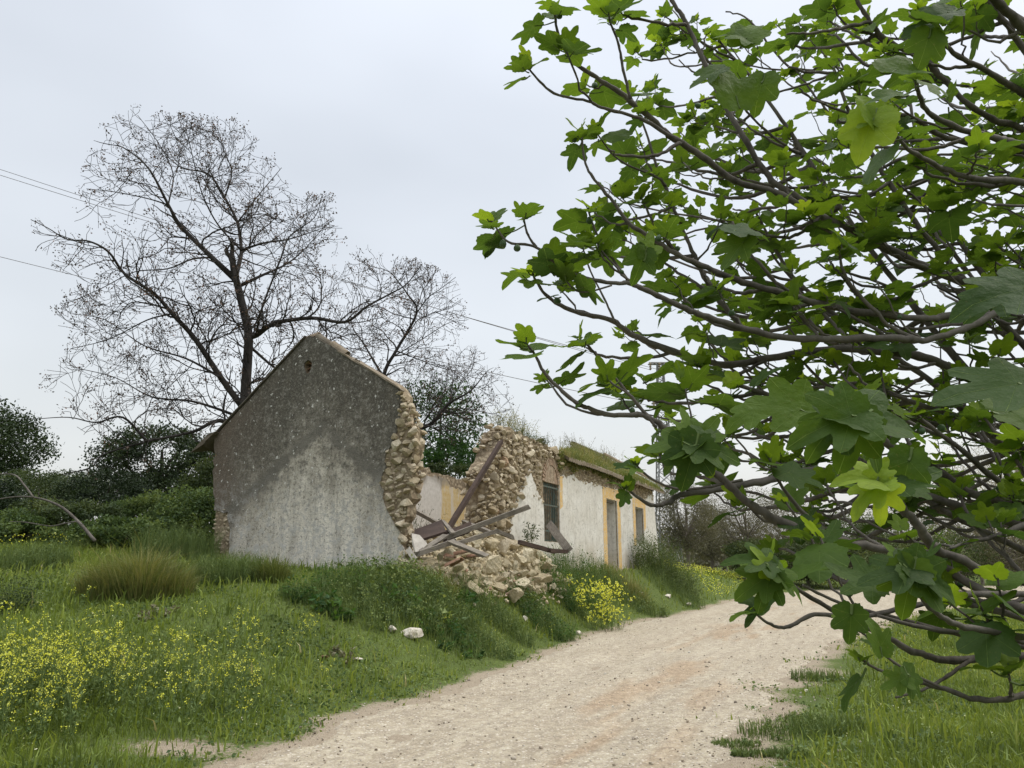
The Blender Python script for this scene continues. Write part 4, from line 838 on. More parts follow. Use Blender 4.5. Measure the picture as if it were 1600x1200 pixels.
for px, py in spots:
    k = int(rng.integers(8)); P = gnd(px, py + 12)
    if built[k] is None:
        o = protos[k][0].build('mustard_plant', M['stem_green']); f = protos[k][1].build('flowers', M['mustard_petal'], o); built[k] = (o, f)
    else:
        o = built[k][0].copy(); COL.objects.link(o); f = built[k][1].copy(); COL.objects.link(f); f.parent = o
    o.location = P; o.rotation_euler = (U(-.1, .1), U(-.1, .1), U(0, 6.28)); sc = U(.7, 1.15); o.scale = (sc,) * 3
    tag(o, LM if px < 300 and py > 985 else 'sparse mustard plant standing apart from the dense yellow patch', 'wildflower', GM)
# plants growing on the walls and roof
def wallplant(label, p, R, n, mat, H, lo=.2, hi=.9, name='wall_plant', size=.05, twig=40):
    root = empty(name, HW(p)); tag(root, label, 'plant'); mb = MB(); ms = MB()
    for k in range(n):
        b = np.array([U(-1, 1) * R[0], U(-1, 1) * R[1], 0]); b = HR @ b; hh = H * U(.4, 1.1); tip = b + [U(-.5, .5) * hh, U(-.5, .5) * hh, hh]; q = 12; u_ = U(.2, 1, q)[:, None]
        cards(mb, b * (1 - u_) + tip * u_ + rng.normal(size=(q, 3)) * .03, size, np.clip(U(lo, hi) + rng.normal(size=q) * .1, 0, 1), .2, .35)
        if k < twig: tube(ms, [b, (b + tip) / 2 + rng.normal(size=3) * .03, tip], .004, 3, caps=False)
    mb.build('foliage', M[mat], root); ms.build('stems', M['olive_leaf'], root)
wallplant('feathery pale green plant topping the broken end of the front wall', (6.1, .25, 5.12), (1.3, .25), 160, 'dry_grass', .62, .3, .8, size=.045)
wallplant('dark low plant under the feathery one on the wall top', (6.6, .1, 5.0), (1.2, .2), 110, 'scrub_leaf', .28, .2, .9)
wallplant('small dark sprig at the outermost tip of the broken front wall', (5.1, .2, 5.1), (.15, .1), 8, 'scrub_leaf', .35)
wallplant('pale dry stalks on the roof ridge remains', (12.6, .9, 5.55), (1.2, .4), 60, 'budding_leaf', .6)
wallplant('pale wispy stalks on the roof near the fig leaves', (17.2, .8, 5.5), (1.6, .4), 80, 'budding_leaf', .7)
mb = MB(); n = 26000; x = U(8.7, 22.0, n); y = U(-.3, 2.6, n); ok = x > left(np.clip(y, 0, 3)) - .15; x, y = x[ok], y[ok]; keep = U(0, 1, len(x)) < sst(.35, .5, fbm(x * .8, y * .8, 95)) * .9 + .25; x, y = x[keep], y[keep]
P = np.stack([x, y, rz_(x, y) + .0], 1); P = P @ HR.T + [C0[0], C0[1], 0]; blades(mb, P, U(.10, .34, len(x)), .008, U(.2, 1, len(x)), np.clip(fbm(x * .9, y, 96) * 1.0 - .1 + U(-.2, .3, len(x)), 0, 1))
x = U(8.6, 16.5, 5200); y = U(-.14, .0, 5200); z = 5.0 - U(0, .62, 5200) ** 1.3 * (fbm(x * 1.6, x * 0, 97) * 1.5); P = np.stack([x, y, z], 1) @ HR.T + [C0[0], C0[1], 0]; cards(mb, P, .09, np.clip(U(0, .75, 5200), 0, 1), .2, .4, .3)
tag(mb.build('roof_grass', M['dry_grass']), 'green and straw grass overgrowing the roof remains and wall head', 'grass', kind='stuff')
wallplant('leafy sapling at the foot of the white wall beside the rubble', (5.7, -.35, 2.15), (.2, .12), 14, 'scrub_leaf', .5, .2, .6, size=.09)
wallplant('dark scrub inside the ruin behind the brown panel', (3.0, 1.8, 2.0), (.9, .6), 60, 'scrub_leaf', .9, .0, .5)
#PART4
# ------------------------------------------------------------------ bare tree behind the gable
ENV1 = [(15, 600), (95, 560), (80, 480), (120, 440), (55, 400), (40, 335), (110, 360), (130, 250), (150, 200), (205, 165), (300, 180), (370, 185), (440, 250), (455, 305), (520, 300), (525, 350), (600, 395), (650, 405), (715, 430), (735, 510), (690, 560), (800, 640), (760, 670), (600, 720), (340, 740), (80, 745), (160, 700)]
def grow(mb, pods, p, d, L, r, lvl, env, maxl=3, podsz=.05, up=.05, wig=.2, dens=.55):
    n = max(3, int(L / .17)); st = L / n; P = [p]; c = p.copy(); d = unit(d); kids = []; bend = rng.normal(size=3) * .09
    for i in range(n):
        d = unit(d + rng.normal(size=3) * wig + bend + [0, 0, up]); c = c + d * st
        if env is not None:
            qx, qy = proj(c)
            if not inpoly(qx[0], qy[0], env):
                if i < 2: return
                break
        P.append(c)
        if lvl < maxl and i > 0 and U() < dens: kids.append((c, d, i / n))
    if len(P) < 3: return
    k = len(P); tube(mb, P, np.linspace(r, max(.0065, r * .35), k), 4 if lvl < 2 else 3, .5, caps=False)
    for c_, dd, f in kids:
        ax = unit(rng.normal(size=3)); nd = rotm(np.cross(dd, ax), U(.5, 1.05)) @ dd
        grow(mb, pods, c_, nd, L * U(.35, .65) * (1.1 - .4 * f), max(.0065, r * U(.45, .65)), lvl + 1, env, maxl, podsz, up, wig, dens)
    if pods is not None and lvl >= 2 or (lvl == maxl):
        if pods is not None and U() < .6: q = int(U(4, 11)); cards(pods, P[-1] + rng.normal(size=(q, 3)) * .06, podsz * 1.35, U(0, 1, q), 0, .6, .3)
def baretree(name, label, limbs, Y, env, maxl=3, bark='bare_bark', base=None, spread=1., kidL=1.6, cat='tree', dens=.55, podsz=.05, group=None):
    base = np.asarray(base, float); root = empty(name, base); tag(root, label, cat, group); tk = MB(); cr_ = MB(); pods = MB(); pods.add(np.zeros((3, 3)), [np.array([[0, 1, 2]])])
    for j, (pts, r0, r1, y0, y1) in enumerate(limbs):
        n = len(pts); ys = Y + np.linspace(y0, y1, n) + (rng.normal(size=n) * .12 if j else 0); P = spline(np.array([at(a, b, yy) for (a, b), yy in zip(pts, ys)]), 5)
        if pts[0][1] > 900 or j == 0: pass
        k = len(P); R = .85 * (r1 + (r0 - r1) * (1 - np.linspace(0, 1, k)) ** (1.0 if j == 0 else 1.5)); tube(tk, P - base, R, 8 if r0 > .06 else 5)
        seg = np.linalg.norm(np.diff(P, axis=0), axis=1); acc = 0
        for i in range(1, k):
            acc += seg[i - 1]
            if i / k < .12 and r0 > .05: continue
            if acc > .20:
                acc = 0; t = unit(P[i] - P[i - 1]); ax = unit(rng.normal(size=3) * [.7, 1, .7]); nd = rotm(np.cross(t, ax), U(.5, 1.2)) @ t
                mb = MB(); grow(cr_, pods, P[i], nd, kidL * (U(.5, 1.2) if U() < .75 else U(1.2, 1.9)) * (1.15 - .5 * i / k), max(.007, min(.03, R[i] * .5)), 1, env, maxl, podsz, .05, .2, dens)
        grow(cr_, pods, P[-1], P[-1] - P[-2], kidL * .8, r1, 1, env, maxl, podsz, .05, .2, dens)
    for m_ in (cr_, pods): m_.V = [v - base for v in m_.V]
    tk.build('trunk', M[bark], root, smooth=True); cr_.build('twigs', M[bark], root); pods.build('seed_clusters', M['seed_pod'], root); return root
L1 = [
 ([(384, 900), (384, 800), (382, 650), (387, 560), (388, 520), (377, 470), (368, 433)], .215, .125, 0, 0),
 ([(368, 433), (374, 410), (377, 391), (371, 348), (351, 309), (326, 272), (286, 263), (262, 245)], .10, .02, 0, 1.5),
 ([(367, 436), (331, 402), (283, 354), (263, 320), (232, 263), (195, 232), (167, 225)], .12, .015, 0, -1.2),
 ([(382, 640), (345, 590), (305, 530), (269, 490), (241, 459), (195, 428), (170, 394), (139, 377), (105, 374), (76, 357), (48, 343)], .12, .012, 0, -2.5),
 ([(382, 690), (352, 660), (332, 660), (300, 675), (230, 690), (162, 710), (142, 730), (95, 742)], .10, .012, 0, -1.5),
 ([(230, 690), (192, 652), (150, 660), (107, 652), (50, 655)], .05, .012, -1., -2.4),
 ([(383, 660), (362, 647), (300, 627), (237, 620), (180, 590), (120, 575)], .07, .012, 0, 1.5),
 ([(345, 590), (290, 560), (225, 540), (165, 500), (110, 490)], .05, .01, -.3, 1.0),
 ([(388, 525), (400, 524), (430, 505), (488, 497), (539, 503), (573, 479), (608, 460), (635, 444), (660, 412)], .12, .015, 0, -1.8),
 ([(377, 391), (411, 380), (450, 374), (480, 365), (507, 355)], .05, .012, .2, -1.3),
 ([(374, 447), (410, 430), (450, 411), (480, 385), (510, 350)], .07, .012, 0, 1.8),
 ([(400, 524), (410, 480), (437, 409), (453, 369), (491, 340), (504, 303)], .05, .012, -.2, -2.2),
 ([(331, 402), (300, 405), (262, 420), (210, 425), (160, 450), (115, 470)], .04, .012, 0, -2.5),
 ([(351, 309), (362, 270), (350, 235), (340, 200)], .035, .012, .7, .2),
 ([(371, 348), (400, 310), (425, 280), (440, 262)], .035, .012, .5, 2.0),
 ([(263, 320), (230, 310), (180, 300), (135, 295)], .03, .012, -.6, -2.0),
 ([(263, 320), (270, 270), (245, 220), (215, 180)], .03, .012, -.6, .8),
 ([(388, 540), (440, 580), (470, 560), (520, 530), (565, 520)], .06, .012, .2, 2.2),
 ([(385, 600), (420, 590), (450, 585), (500, 560), (560, 560)], .05, .012, 0, 2.8),
 ([(377, 391), (340, 350), (315, 300), (300, 240), (290, 200)], .04, .012, .1, -1.5),
 ([(269, 490), (230, 500), (170, 530), (110, 545)], .035, .012, -1.2, -.2),
]
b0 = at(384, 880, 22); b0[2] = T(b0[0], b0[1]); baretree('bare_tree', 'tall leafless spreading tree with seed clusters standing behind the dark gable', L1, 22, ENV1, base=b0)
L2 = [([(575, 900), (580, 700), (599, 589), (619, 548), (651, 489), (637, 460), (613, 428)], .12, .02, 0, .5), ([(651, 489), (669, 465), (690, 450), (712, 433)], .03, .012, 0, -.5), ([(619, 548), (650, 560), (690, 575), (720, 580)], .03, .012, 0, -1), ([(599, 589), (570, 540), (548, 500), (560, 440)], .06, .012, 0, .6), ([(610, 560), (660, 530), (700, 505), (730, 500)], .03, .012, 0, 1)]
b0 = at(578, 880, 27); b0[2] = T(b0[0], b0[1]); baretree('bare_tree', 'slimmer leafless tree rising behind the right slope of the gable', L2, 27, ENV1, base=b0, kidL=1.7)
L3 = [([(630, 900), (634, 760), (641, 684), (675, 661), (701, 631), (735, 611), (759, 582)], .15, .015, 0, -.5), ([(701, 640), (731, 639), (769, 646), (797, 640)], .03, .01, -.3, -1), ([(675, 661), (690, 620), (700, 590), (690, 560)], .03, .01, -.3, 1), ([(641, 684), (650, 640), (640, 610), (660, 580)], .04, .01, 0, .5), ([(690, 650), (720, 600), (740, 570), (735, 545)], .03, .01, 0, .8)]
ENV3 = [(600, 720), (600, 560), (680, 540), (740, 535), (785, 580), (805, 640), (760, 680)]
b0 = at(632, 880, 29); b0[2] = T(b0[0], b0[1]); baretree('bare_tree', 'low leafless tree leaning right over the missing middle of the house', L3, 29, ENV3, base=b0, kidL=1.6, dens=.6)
# arching dead branch on the far left
mb = MB()
for pts, r0, r1 in (([(148, 845), (122, 815), (92, 790), (52, 777), (10, 778), (-40, 790)], .030, .010), ([(52, 777), (38, 758), (22, 742), (-10, 741), (-50, 742)], .018, .008), ([(118, 815), (100, 818), (78, 822), (40, 816), (15, 815)], .015, .007)):
    tube(mb, spline(np.array([at(a, b, 13.2 + .2 * k) for k, (a, b) in enumerate(pts)]), 5), np.linspace(r0, r1, 5 * (len(pts) - 1) + 1), 6)
tag(mb.build('dead_branch', M['fig_bark'], smooth=True), 'bare pale branch arching out of the grass at the far left', 'branch')

# ------------------------------------------------------------------ evergreen trees and scrub
def groundat(px, Y): x = (px - 800) / F_PX * Y * 1.0; return np.array([x, Y, float(T(x, Y))])
def tree_at(name, label, px, py, Rx, Rz, Y, mat, clumps=60, per=70, size=.12, group=None, trunk=.16, lo=.1, hi=.8, shell=.45, cat='tree', bark='dark_bark', cr_=None, limbs=10, flat=.7, depthr=.8, asp=.55):
    c = at(px, py, Y); b = np.array([c[0], c[1], float(T(c[0], c[1]))]); k = Y / F_PX; R = (Rx * k, Rx * k * depthr, Rz * k)
    return leafy(name, label, cat, b, 0, R, clumps, per, cr_ or min(R) * .26, size, mat, bark, group, lo, hi, trunk, cz=c[2] - b[2], limbs=limbs, flat=flat, shell=shell, asp=asp)
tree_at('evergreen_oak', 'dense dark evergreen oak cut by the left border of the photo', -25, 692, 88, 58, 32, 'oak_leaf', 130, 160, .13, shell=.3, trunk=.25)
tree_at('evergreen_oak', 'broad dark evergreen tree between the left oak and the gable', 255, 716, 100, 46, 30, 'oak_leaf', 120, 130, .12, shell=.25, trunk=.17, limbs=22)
GS = 'evergreen scrub along the skyline left of the gable'
for px, py, rx, rz, Y, lab, mt in [(60, 775, 80, 32, 27, 'dull green rounded bush under the left oak', 'scrub_leaf'), (165, 772, 70, 28, 26, 'dark green bush below the gap between the two oaks', 'oak_leaf'), (110, 765, 60, 22, 33, 'paler distant bush on the skyline left of the gap', 'scrub_leaf'), (235, 800, 60, 22, 23, 'low green bush under the broad evergreen tree', 'weed_leaf'),
                               (305, 815, 55, 42, 19.5, 'bright green leafy bush touching the left corner of the gable', 'weed_leaf'), (-10, 800, 70, 40, 22, 'shadowy bush at the left border', 'oak_leaf'), (330, 760, 40, 35, 25, 'green bush peeping behind the left edge of the gable', 'scrub_leaf'), (200, 835, 70, 20, 18, 'low grassy bush behind the straw tussock', 'weed_leaf'), (95, 812, 90, 24, 20, 'low green thicket under the dark rounded bush', 'scrub_leaf'), (20, 835, 70, 26, 18.5, 'dull green thicket at the left border above the lawn', 'weed_leaf'), (250, 770, 80, 26, 29, 'dark undergrowth at the foot of the broad evergreen tree', 'oak_leaf')]:
    tree_at('bush', lab, px, py, rx * 1.1, rz * 1.15, Y, mt, 80, 170, .085, GS, .05, .0 if mt != 'weed_leaf' else .1, .7, .3, 'bush', limbs=6)
tree_at('leafy_tree', 'dark green leafy tree seen through the missing middle of the house', 688, 668, 66, 82, 34, 'lush_leaf', 90, 75, .15, lo=.0, hi=.55, shell=.2, trunk=.12)
tree_at('bush', 'glossy leaved bush overhanging the back wall of the ruin', 712, 716, 52, 30, 31, 'lush_leaf', 40, 60, .16, lo=.0, hi=.45, shell=.3, cat='bush', trunk=.04)
tree_at('bush', 'dark creeper draped over the top of the back wall', 705, 738, 62, 12, 28.6, 'scrub_leaf', 40, 70, .09, lo=.0, hi=.5, shell=.2, cat='creeper', trunk=.02)
GT = 'grey olive trees beyond the far end of the house'
for px, py, rx, rz, Y, lab, mt in [(1072, 812, 42, 58, 46, 'greyish olive tree directly right of the white wall end', 'olive_leaf'), (1110, 835, 40, 50, 55, 'brownish round tree behind the lattice pylon foot', 'olive_leaf'), (1165, 815, 62, 62, 50, 'wide grey brown tree right of the lattice pylon', 'olive_leaf'), (1240, 825, 60, 55, 56, 'grey tree behind the middle fig branches', 'olive_leaf'),
                               (1330, 850, 70, 45, 50, 'dark olive bushy tree above the bend of the track', 'scrub_leaf'), (1420, 835, 80, 60, 60, 'grey olive tree behind the lower fig limbs', 'olive_leaf'), (1520, 800, 95, 90, 58, 'large pale budding tree behind the right fig limbs', 'budding_leaf'), (1590, 730, 85, 85, 66, 'tall pale budding tree at the right border behind the fig', 'budding_leaf'), (1480, 870, 90, 40, 46, 'dark green bush beyond the far right of the track', 'scrub_leaf'), (1260, 880, 55, 30, 50, 'dark green bush where the track disappears', 'scrub_leaf'), (1180, 870, 45, 24, 48, 'small dull green bush at the end of the bank', 'scrub_leaf'), (1600, 850, 80, 60, 44, 'dull olive bush at the right border behind the fig', 'olive_leaf'), (1390, 885, 60, 28, 47, 'low dark bush left of the far right bush', 'scrub_leaf')]:
    tree_at('olive_tree' if rz > 45 else 'bush', lab, px, py, rx, rz, Y, mt, 110, 170, .13 if mt != 'budding_leaf' else .16, GT, .14, .1, .9, .2, 'tree' if rz > 45 else 'bush', 'scrub_bark', limbs=30, asp=.25 if mt != 'scrub_leaf' else .5)
# far-off wood closing the horizon
mb = MB()
for k in range(420):
    a = U(-.95, .95); Y = U(75, 130); P = np.array([a * Y, Y, 0]); P[2] = T(P[0], P[1]); hh = U(1.5, 4.5) * (1.3 if a > .1 else .8); b = U(.1, .8)
    n = 260; cards(mb, P + np.clip(rng.normal(size=(n, 3)), -1.7, 1.7) * [2.6, 2.6, hh * .3] + [0, 0, hh * .42], .42, np.clip(b + rng.normal(size=n) * .1, 0, 1), 0, .8)
tag(mb.build('distant_wood', M['olive_leaf']), 'hazy mass of trees along the horizon', 'wood', kind='stuff')

# ------------------------------------------------------------------ lattice pylon and power lines
pt = at(1031, 568, 58); PX, PY, TOP = pt[0], pt[1], pt[2]; PB = float(T(PX + .6, PY))
pyl = empty('lattice_pylon', (PX, PY, PB)); tag(pyl, 'slender steel lattice power pylon beyond the end of the house', 'pylon')
H_ = TOP - PB; mb = MB(); wB, wT = .85, .2
def wd(z): return wB + (wT - wB) * z / H_
cor = [(-1, -1), (1, -1), (1, 1), (-1, 1)]
for sx, sy in cor: tube(mb, [(sx * wB, sy * wB, 0), (sx * wT, sy * wT, H_)], .055, 4)
z = 0
while z < H_ - .5:
    z2 = min(H_, z + wd(z) * 1.7)
    for (a, b), (c, d) in zip(cor, cor[1:] + cor[:1]):
        tube(mb, [(a * wd(z), b * wd(z), z), (c * wd(z2), d * wd(z2), z2)], .028, 3); tube(mb, [(c * wd(z), d * wd(z), z), (a * wd(z2), b * wd(z2), z2)], .028, 3); tube(mb, [(a * wd(z2), b * wd(z2), z2), (c * wd(z2), d * wd(z2), z2)], .022, 3)
    z = z2
mb.build('tower', M['galvanised'], pyl)
mb = MB(); ends = []
for zz, L_ in ((H_, .9), (H_ - 3.2, .75)):
    for sy in (-.25, .25): tube(mb, [(-L_, sy, zz), (L_, sy, zz)], .07, 4)
    for k in range(7): x = -L_ + k * L_ / 3; tube(mb, [(x, -.25, zz), (x + (L_ / 3 if k < 6 else 0), .25, zz)], .04, 3)
mb.build('crossarm', M['galvanised'], pyl)
for x, zz in ((-.82, H_), (-.1, H_), (.82, H_), (-.68, H_ - 3.2), (.68, H_ - 3.2)):
    mb = MB(); tube(mb, [(x, -.3, zz), (x, -.3, zz - .12), (x, -.3, zz - .2), (x, -.3, zz - .3), (x, -.3, zz - .4), (x, -.3, zz - .52), (x, -.3, zz - .62)], [.04, .11, .05, .11, .05, .11, .04], 6); mb.build('insulator', M['old_tile'], pyl)
def wire(A, px, py, Y, lab, sag=.5):
    B = at(px, py, Y); E_ = A + (B - A) * 1.35; t = np.linspace(0, 1, 40)[:, None]; P = A + (E_ - A) * t; P[:, 2] -= sag * 4 * (t * (1 - t))[:, 0]; mb = MB(); tube(mb, P, .012 * np.clip(P[:, 1] / 30, .7, 1.6), 4); tag(mb.build('power_line', M['wire']), lab, 'cable', 'power lines')
A1 = np.array([PX - .82, PY - .3, TOP - .6]); wire(A1, 0, 250, 27, 'uppermost power line crossing behind the bare tree'); wire(A1 + [.72, 0, .0], 0, 259, 27, 'power line running just below the uppermost one')
wire(np.array([PX + .68, PY - .3, TOP - 3.8]), 0, 386, 27, 'lowest single power line crossing behind the bare tree')
#PART5
# ------------------------------------------------------------------ fig tree in the foreground
FB = np.array([4.3, 4.2, 0.0]); FB[2] = float(T(FB[0], FB[1]))
FIG = empty('fig_tree', FB); tag(FIG, 'large fig tree with lobed green leaves and grey branches filling the right side', 'tree')
FL = [  # (pixel polyline from tip to root, tip radius, root radius, tip depth, root depth, has tip cluster)
 ([(1530, -30), (1556, 0), (1600, 45), (1700, 150), (1850, 330)], .030, .045, 3.0, 3.6, 0),
 ([(1490, -60), (1540, 0), (1575, 40), (1600, 77), (1720, 230), (1880, 420)], .018, .035, 3.2, 3.6, 0),
 ([(1440, 15), (1452, 42), (1490, 82), (1540, 110), (1600, 146), (1750, 230)], .008, .022, 2.6, 3.2, 1),
 ([(1320, -40), (1341, 5), (1369, 47), (1399, 71), (1443, 93), (1473, 121), (1512, 162), (1559, 190), (1600, 203), (1780, 300)], .010, .028, 3.0, 3.4, 0),
 ([(1430, 120), (1435, 143), (1451, 176), (1504, 203), (1559, 217), (1600, 228), (1760, 280)], .007, .022, 2.3, 2.9, 1),
 ([(1390, 175), (1429, 184), (1471, 212), (1531, 228), (1600, 239), (1790, 330)], .008, .024, 3.0, 3.5, 1),
 ([(1395, 205), (1424, 236), (1476, 264), (1531, 280), (1600, 286), (1790, 330)], .007, .020, 2.2, 2.9, 1),
 ([(866, 15), (874, 60), (896, 96), (932, 121), (976, 151), (1025, 192), (1050, 214), (1086, 236), (1149, 283), (1210, 300), (1284, 338), (1325, 355), (1358, 374), (1421, 407), (1490, 435), (1600, 475), (1780, 560)], .006, .036, 2.6, 3.4, 1),
 ([(1030, -50), (1050, 0), (1069, 30), (1100, 96), (1127, 154), (1160, 212), (1201, 275), (1240, 305), (1284, 338)], .012, .020, 3.2, 3.1, 0),
 ([(822, 100), (835, 118), (866, 146), (918, 158), (945, 170), (1000, 185), (1050, 214)], .0045, .010, 2.6, 2.75, 1),
 ([(950, 15), (954, 36), (967, 71), (974, 110), (985, 155)], .005, .008, 2.55, 2.65, 1),
 ([(908, 205), (915, 256), (934, 286), (962, 320), (984, 350), (1022, 374), (1061, 399), (1105, 418), (1160, 440), (1264, 470), (1325, 484), (1435, 497), (1476, 495), (1545, 480), (1600, 462), (1750, 440)], .005, .026, 2.7, 3.0, 1),
 ([(930, 205), (967, 250), (1025, 276), (1040, 290)], .004, .008, 2.9, 3.0, 1),
 ([(985, 150), (1009, 206), (1028, 267), (1044, 302), (1061, 344), (1085, 400), (1110, 450), (1160, 512)], .006, .014, 3.1, 3.2, 1),
 ([(768, 345), (794, 378), (833, 384), (863, 407), (896, 429), (956, 442), (984, 443), (1011, 454), (1064, 479), (1105, 495), (1160, 512), (1229, 528), (1320, 529), (1407, 528), (1449, 531), (1517, 509), (1589, 473), (1720, 430)], .0045, .024, 2.5, 2.9, 1),
 ([(816, 335), (819, 347), (827, 371), (838, 386)], .0045, .006, 2.55, 2.55, 1),
 ([(832, 425), (837, 437), (857, 465), (899, 487), (951, 499), (984, 520), (1031, 542), (1077, 556), (1132, 570), (1200, 560), (1308, 545), (1380, 549), (1435, 556), (1490, 578), (1545, 597), (1600, 620), (1780, 700)], .0045, .042, 2.8, 3.5, 1),
 ([(886, 432), (888, 443), (910, 457), (956, 446)], .0035, .005, 2.6, 2.6, 1),
 ([(920, 325), (923, 341), (937, 374), (959, 407), (985, 443)], .0045, .007, 2.6, 2.65, 1),
 ([(910, 375), (912, 391), (923, 424), (945, 468), (962, 505)], .0035, .006, 2.9, 2.95, 1),
 ([(820, 535), (835, 553), (849, 580), (868, 602), (901, 630), (920, 638), (952, 648), (1005, 650), (1040, 670), (1081, 708), (1111, 736), (1143, 761), (1169, 785), (1207, 808), (1262, 831), (1352, 853), (1451, 875), (1490, 897), (1550, 932), (1620, 960), (1760, 1000)], .0045, .026, 2.35, 2.5, 1),
 ([(905, 530), (921, 542), (948, 575), (992, 627), (1020, 660)], .004, .008, 2.5, 2.45, 1),
 ([(948, 590), (958, 600), (984, 617), (1003, 640), (1026, 668)], .004, .007, 2.4, 2.4, 1),
 ([(992, 722), (999, 732), (1020, 749), (1060, 764), (1111, 760), (1160, 750)], .0035, .007, 2.3, 2.45, .5),
 ([(978, 760), (986, 768), (1016, 789), (1043, 786), (1069, 772), (1128, 764), (1203, 749), (1290, 735), (1396, 760), (1443, 773), (1517, 798), (1600, 823), (1760, 880)], .0035, .032, 2.3, 3.1, .5),
 ([(1090, 640), (1050, 575), (1150, 600), (1270, 640), (1347, 662), (1396, 699), (1438, 721), (1468, 737), (1517, 770), (1600, 798), (1760, 850)][2:], .010, .036, 2.6, 3.1, 1),
 ([(1430, 645), (1443, 658), (1504, 704), (1545, 740), (1600, 776), (1760, 860)], .006, .020, 2.6, 3.0, 1),
 ([(1385, 745), (1399, 781), (1435, 820), (1460, 856), (1504, 875), (1559, 905), (1600, 908), (1760, 940)], .014, .028, 2.2, 2.6, 1),
 ([(1202, 715), (1210, 740), (1242, 787), (1297, 842), (1330, 880), (1420, 920), (1540, 950), (1760, 1010)], .005, .018, 2.4, 2.8, 1),
 ([(1484, 856), (1520, 845), (1550, 839), (1600, 820), (1720, 760)], .006, .014, 2.5, 2.7, 0),
 ([(1205, 890), (1250, 923), (1312, 960), (1390, 998), (1440, 1023), (1490, 1032), (1600, 1025), (1750, 1030)], .005, .018, 2.0, 2.4, 1),
 ([(1178, 948), (1183, 960), (1209, 978), (1234, 979), (1272, 960), (1337, 964), (1415, 950), (1500, 930), (1640, 930)], .0035, .012, 2.0, 2.4, 1),
 ([(1372, 962), (1459, 984), (1569, 995), (1640, 1012), (1750, 1030)], .006, .014, 2.1, 2.4, 0),
 ([(1405, 895), (1428, 917), (1459, 954), (1506, 979), (1600, 996), (1740, 1020)], .005, .014, 1.8, 2.2, 1),
 ([(1345, 1030), (1372, 1046), (1412, 1059), (1475, 1076), (1522, 1092), (1569, 1093), (1600, 1086), (1740, 1060)], .004, .013, 2.0, 2.3, 1),
 ([(1340, 985), (1352, 993), (1390, 1030), (1440, 1060), (1475, 1076)], .003, .006, 2.0, 2.1, 1),
 ([(1400, 1090), (1440, 1078), (1475, 1060), (1520, 1030), (1580, 1000), (1660, 990)], .004, .010, 2.1, 2.4, 0),
 ([(1200, 930), (1255, 915), (1320, 945), (1400, 965), (1470, 985), (1600, 1010), (1740, 1030)][1:], .005, .014, 2.2, 2.5, 0),
 ([(1250, 560), (1290, 600), (1350, 630), (1450, 660), (1530, 665), (1600, 668), (1760, 690)], .006, .022, 3.2, 3.6, 1),
 ([(1190, 600), (1240, 590), (1290, 605), (1350, 600), (1430, 630), (1520, 660), (1640, 720)], .006, .022, 3.6, 3.9, 1),
 ([(1300, 100), (1330, 180), (1380, 270), (1440, 360), (1500, 430), (1580, 520), (1700, 640)], .010, .034, 3.8, 3.8, 0),
 ([(1180, 330), (1230, 420), (1290, 480), (1370, 540), (1460, 600), (1560, 690), (1700, 780)], .008, .034, 3.8, 3.9, 1),
 ([(1420, 150), (1440, 250), (1480, 340), (1530, 420), (1600, 500), (1720, 620)], .010, .034, 4.1, 3.9, 0),
 ([(1120, 60), (1180, 130), (1230, 200), (1290, 290), (1360, 390), (1430, 480), (1530, 600), (1680, 740)], .008, .034, 4.0, 3.9, 1),
 ([(1150, 560), (1200, 620), (1280, 680), (1380, 740), (1480, 800), (1600, 860), (1740, 920)], .006, .028, 3.5, 3.6, 1),
]
fk = [.02, 0, .0]; LIMB = []; TIPS = []
def fork(j): return FB + np.array([-.12 + .35 * math.sin(j * 2.1), .3 * math.cos(j * 1.7), U(.35, 1.0)])
NODES = []
for j, (pts, r0, r1, y0, y1, tip) in enumerate(FL):
    n = len(pts); ys = np.linspace(y0, y1, n); P = np.array([at(a, b, yy) for (a, b), yy in zip(pts, ys)])
    Q = spline(P, 6); R = np.linspace(r0, r1, len(Q))
    if pts[-1][0] > 1630:
        f = fork(j); a = Q[-1]; m = (a + f) / 2 + np.array([0, 0, -.15 if a[2] < 1.6 else .0]); ext = spline([Q[-2], a, m, f], 5)[5:]; Q = np.vstack([Q, ext[1:]]); R = np.concatenate([R, np.linspace(r1, r1 * 1.3, len(ext) - 1)])
    Q = Q + np.cumsum(rng.normal(size=Q.shape) * .0015, axis=0) * 0 + rng.normal(size=Q.shape) * np.minimum(R * .12, .002)[:, None]
    kn = 1 + .16 * (U(0, 1, len(R)) < .35); mb = MB(); tube(mb, Q - FB, R * kn * (.74 - .14 * (R > .02)), 8, .5); mb.build('limb', M['fig_bark'], FIG, smooth=True)
    px_, py_ = proj(Q); LIMB.append((Q, R)); TIPS.append((Q[0], unit(Q[0] - Q[2]), tip, r0))
    for q, rr_, a, b in zip(Q, R, px_, py_): NODES.append((*q, a, b, rr_))
NODES = np.array(NODES)
mb = MB(); tube(mb, spline([(0, 0, -.3), (.05, 0, .2), (0, 0, .55)]), [.26] * 3 + [.22] * 8 + [.19] * 2 if False else np.linspace(.27, .2, 13), 12)
for k in range(5): a = k * 1.26; tube(mb, spline([(0, 0, .1), (math.cos(a) * .2, math.sin(a) * .2, .6), (math.cos(a) * .45, math.sin(a) * .4, 1.1)]), np.linspace(.13, .06, 13), 9)
mb.build('trunk', M['fig_bark'], FIG, smooth=True)
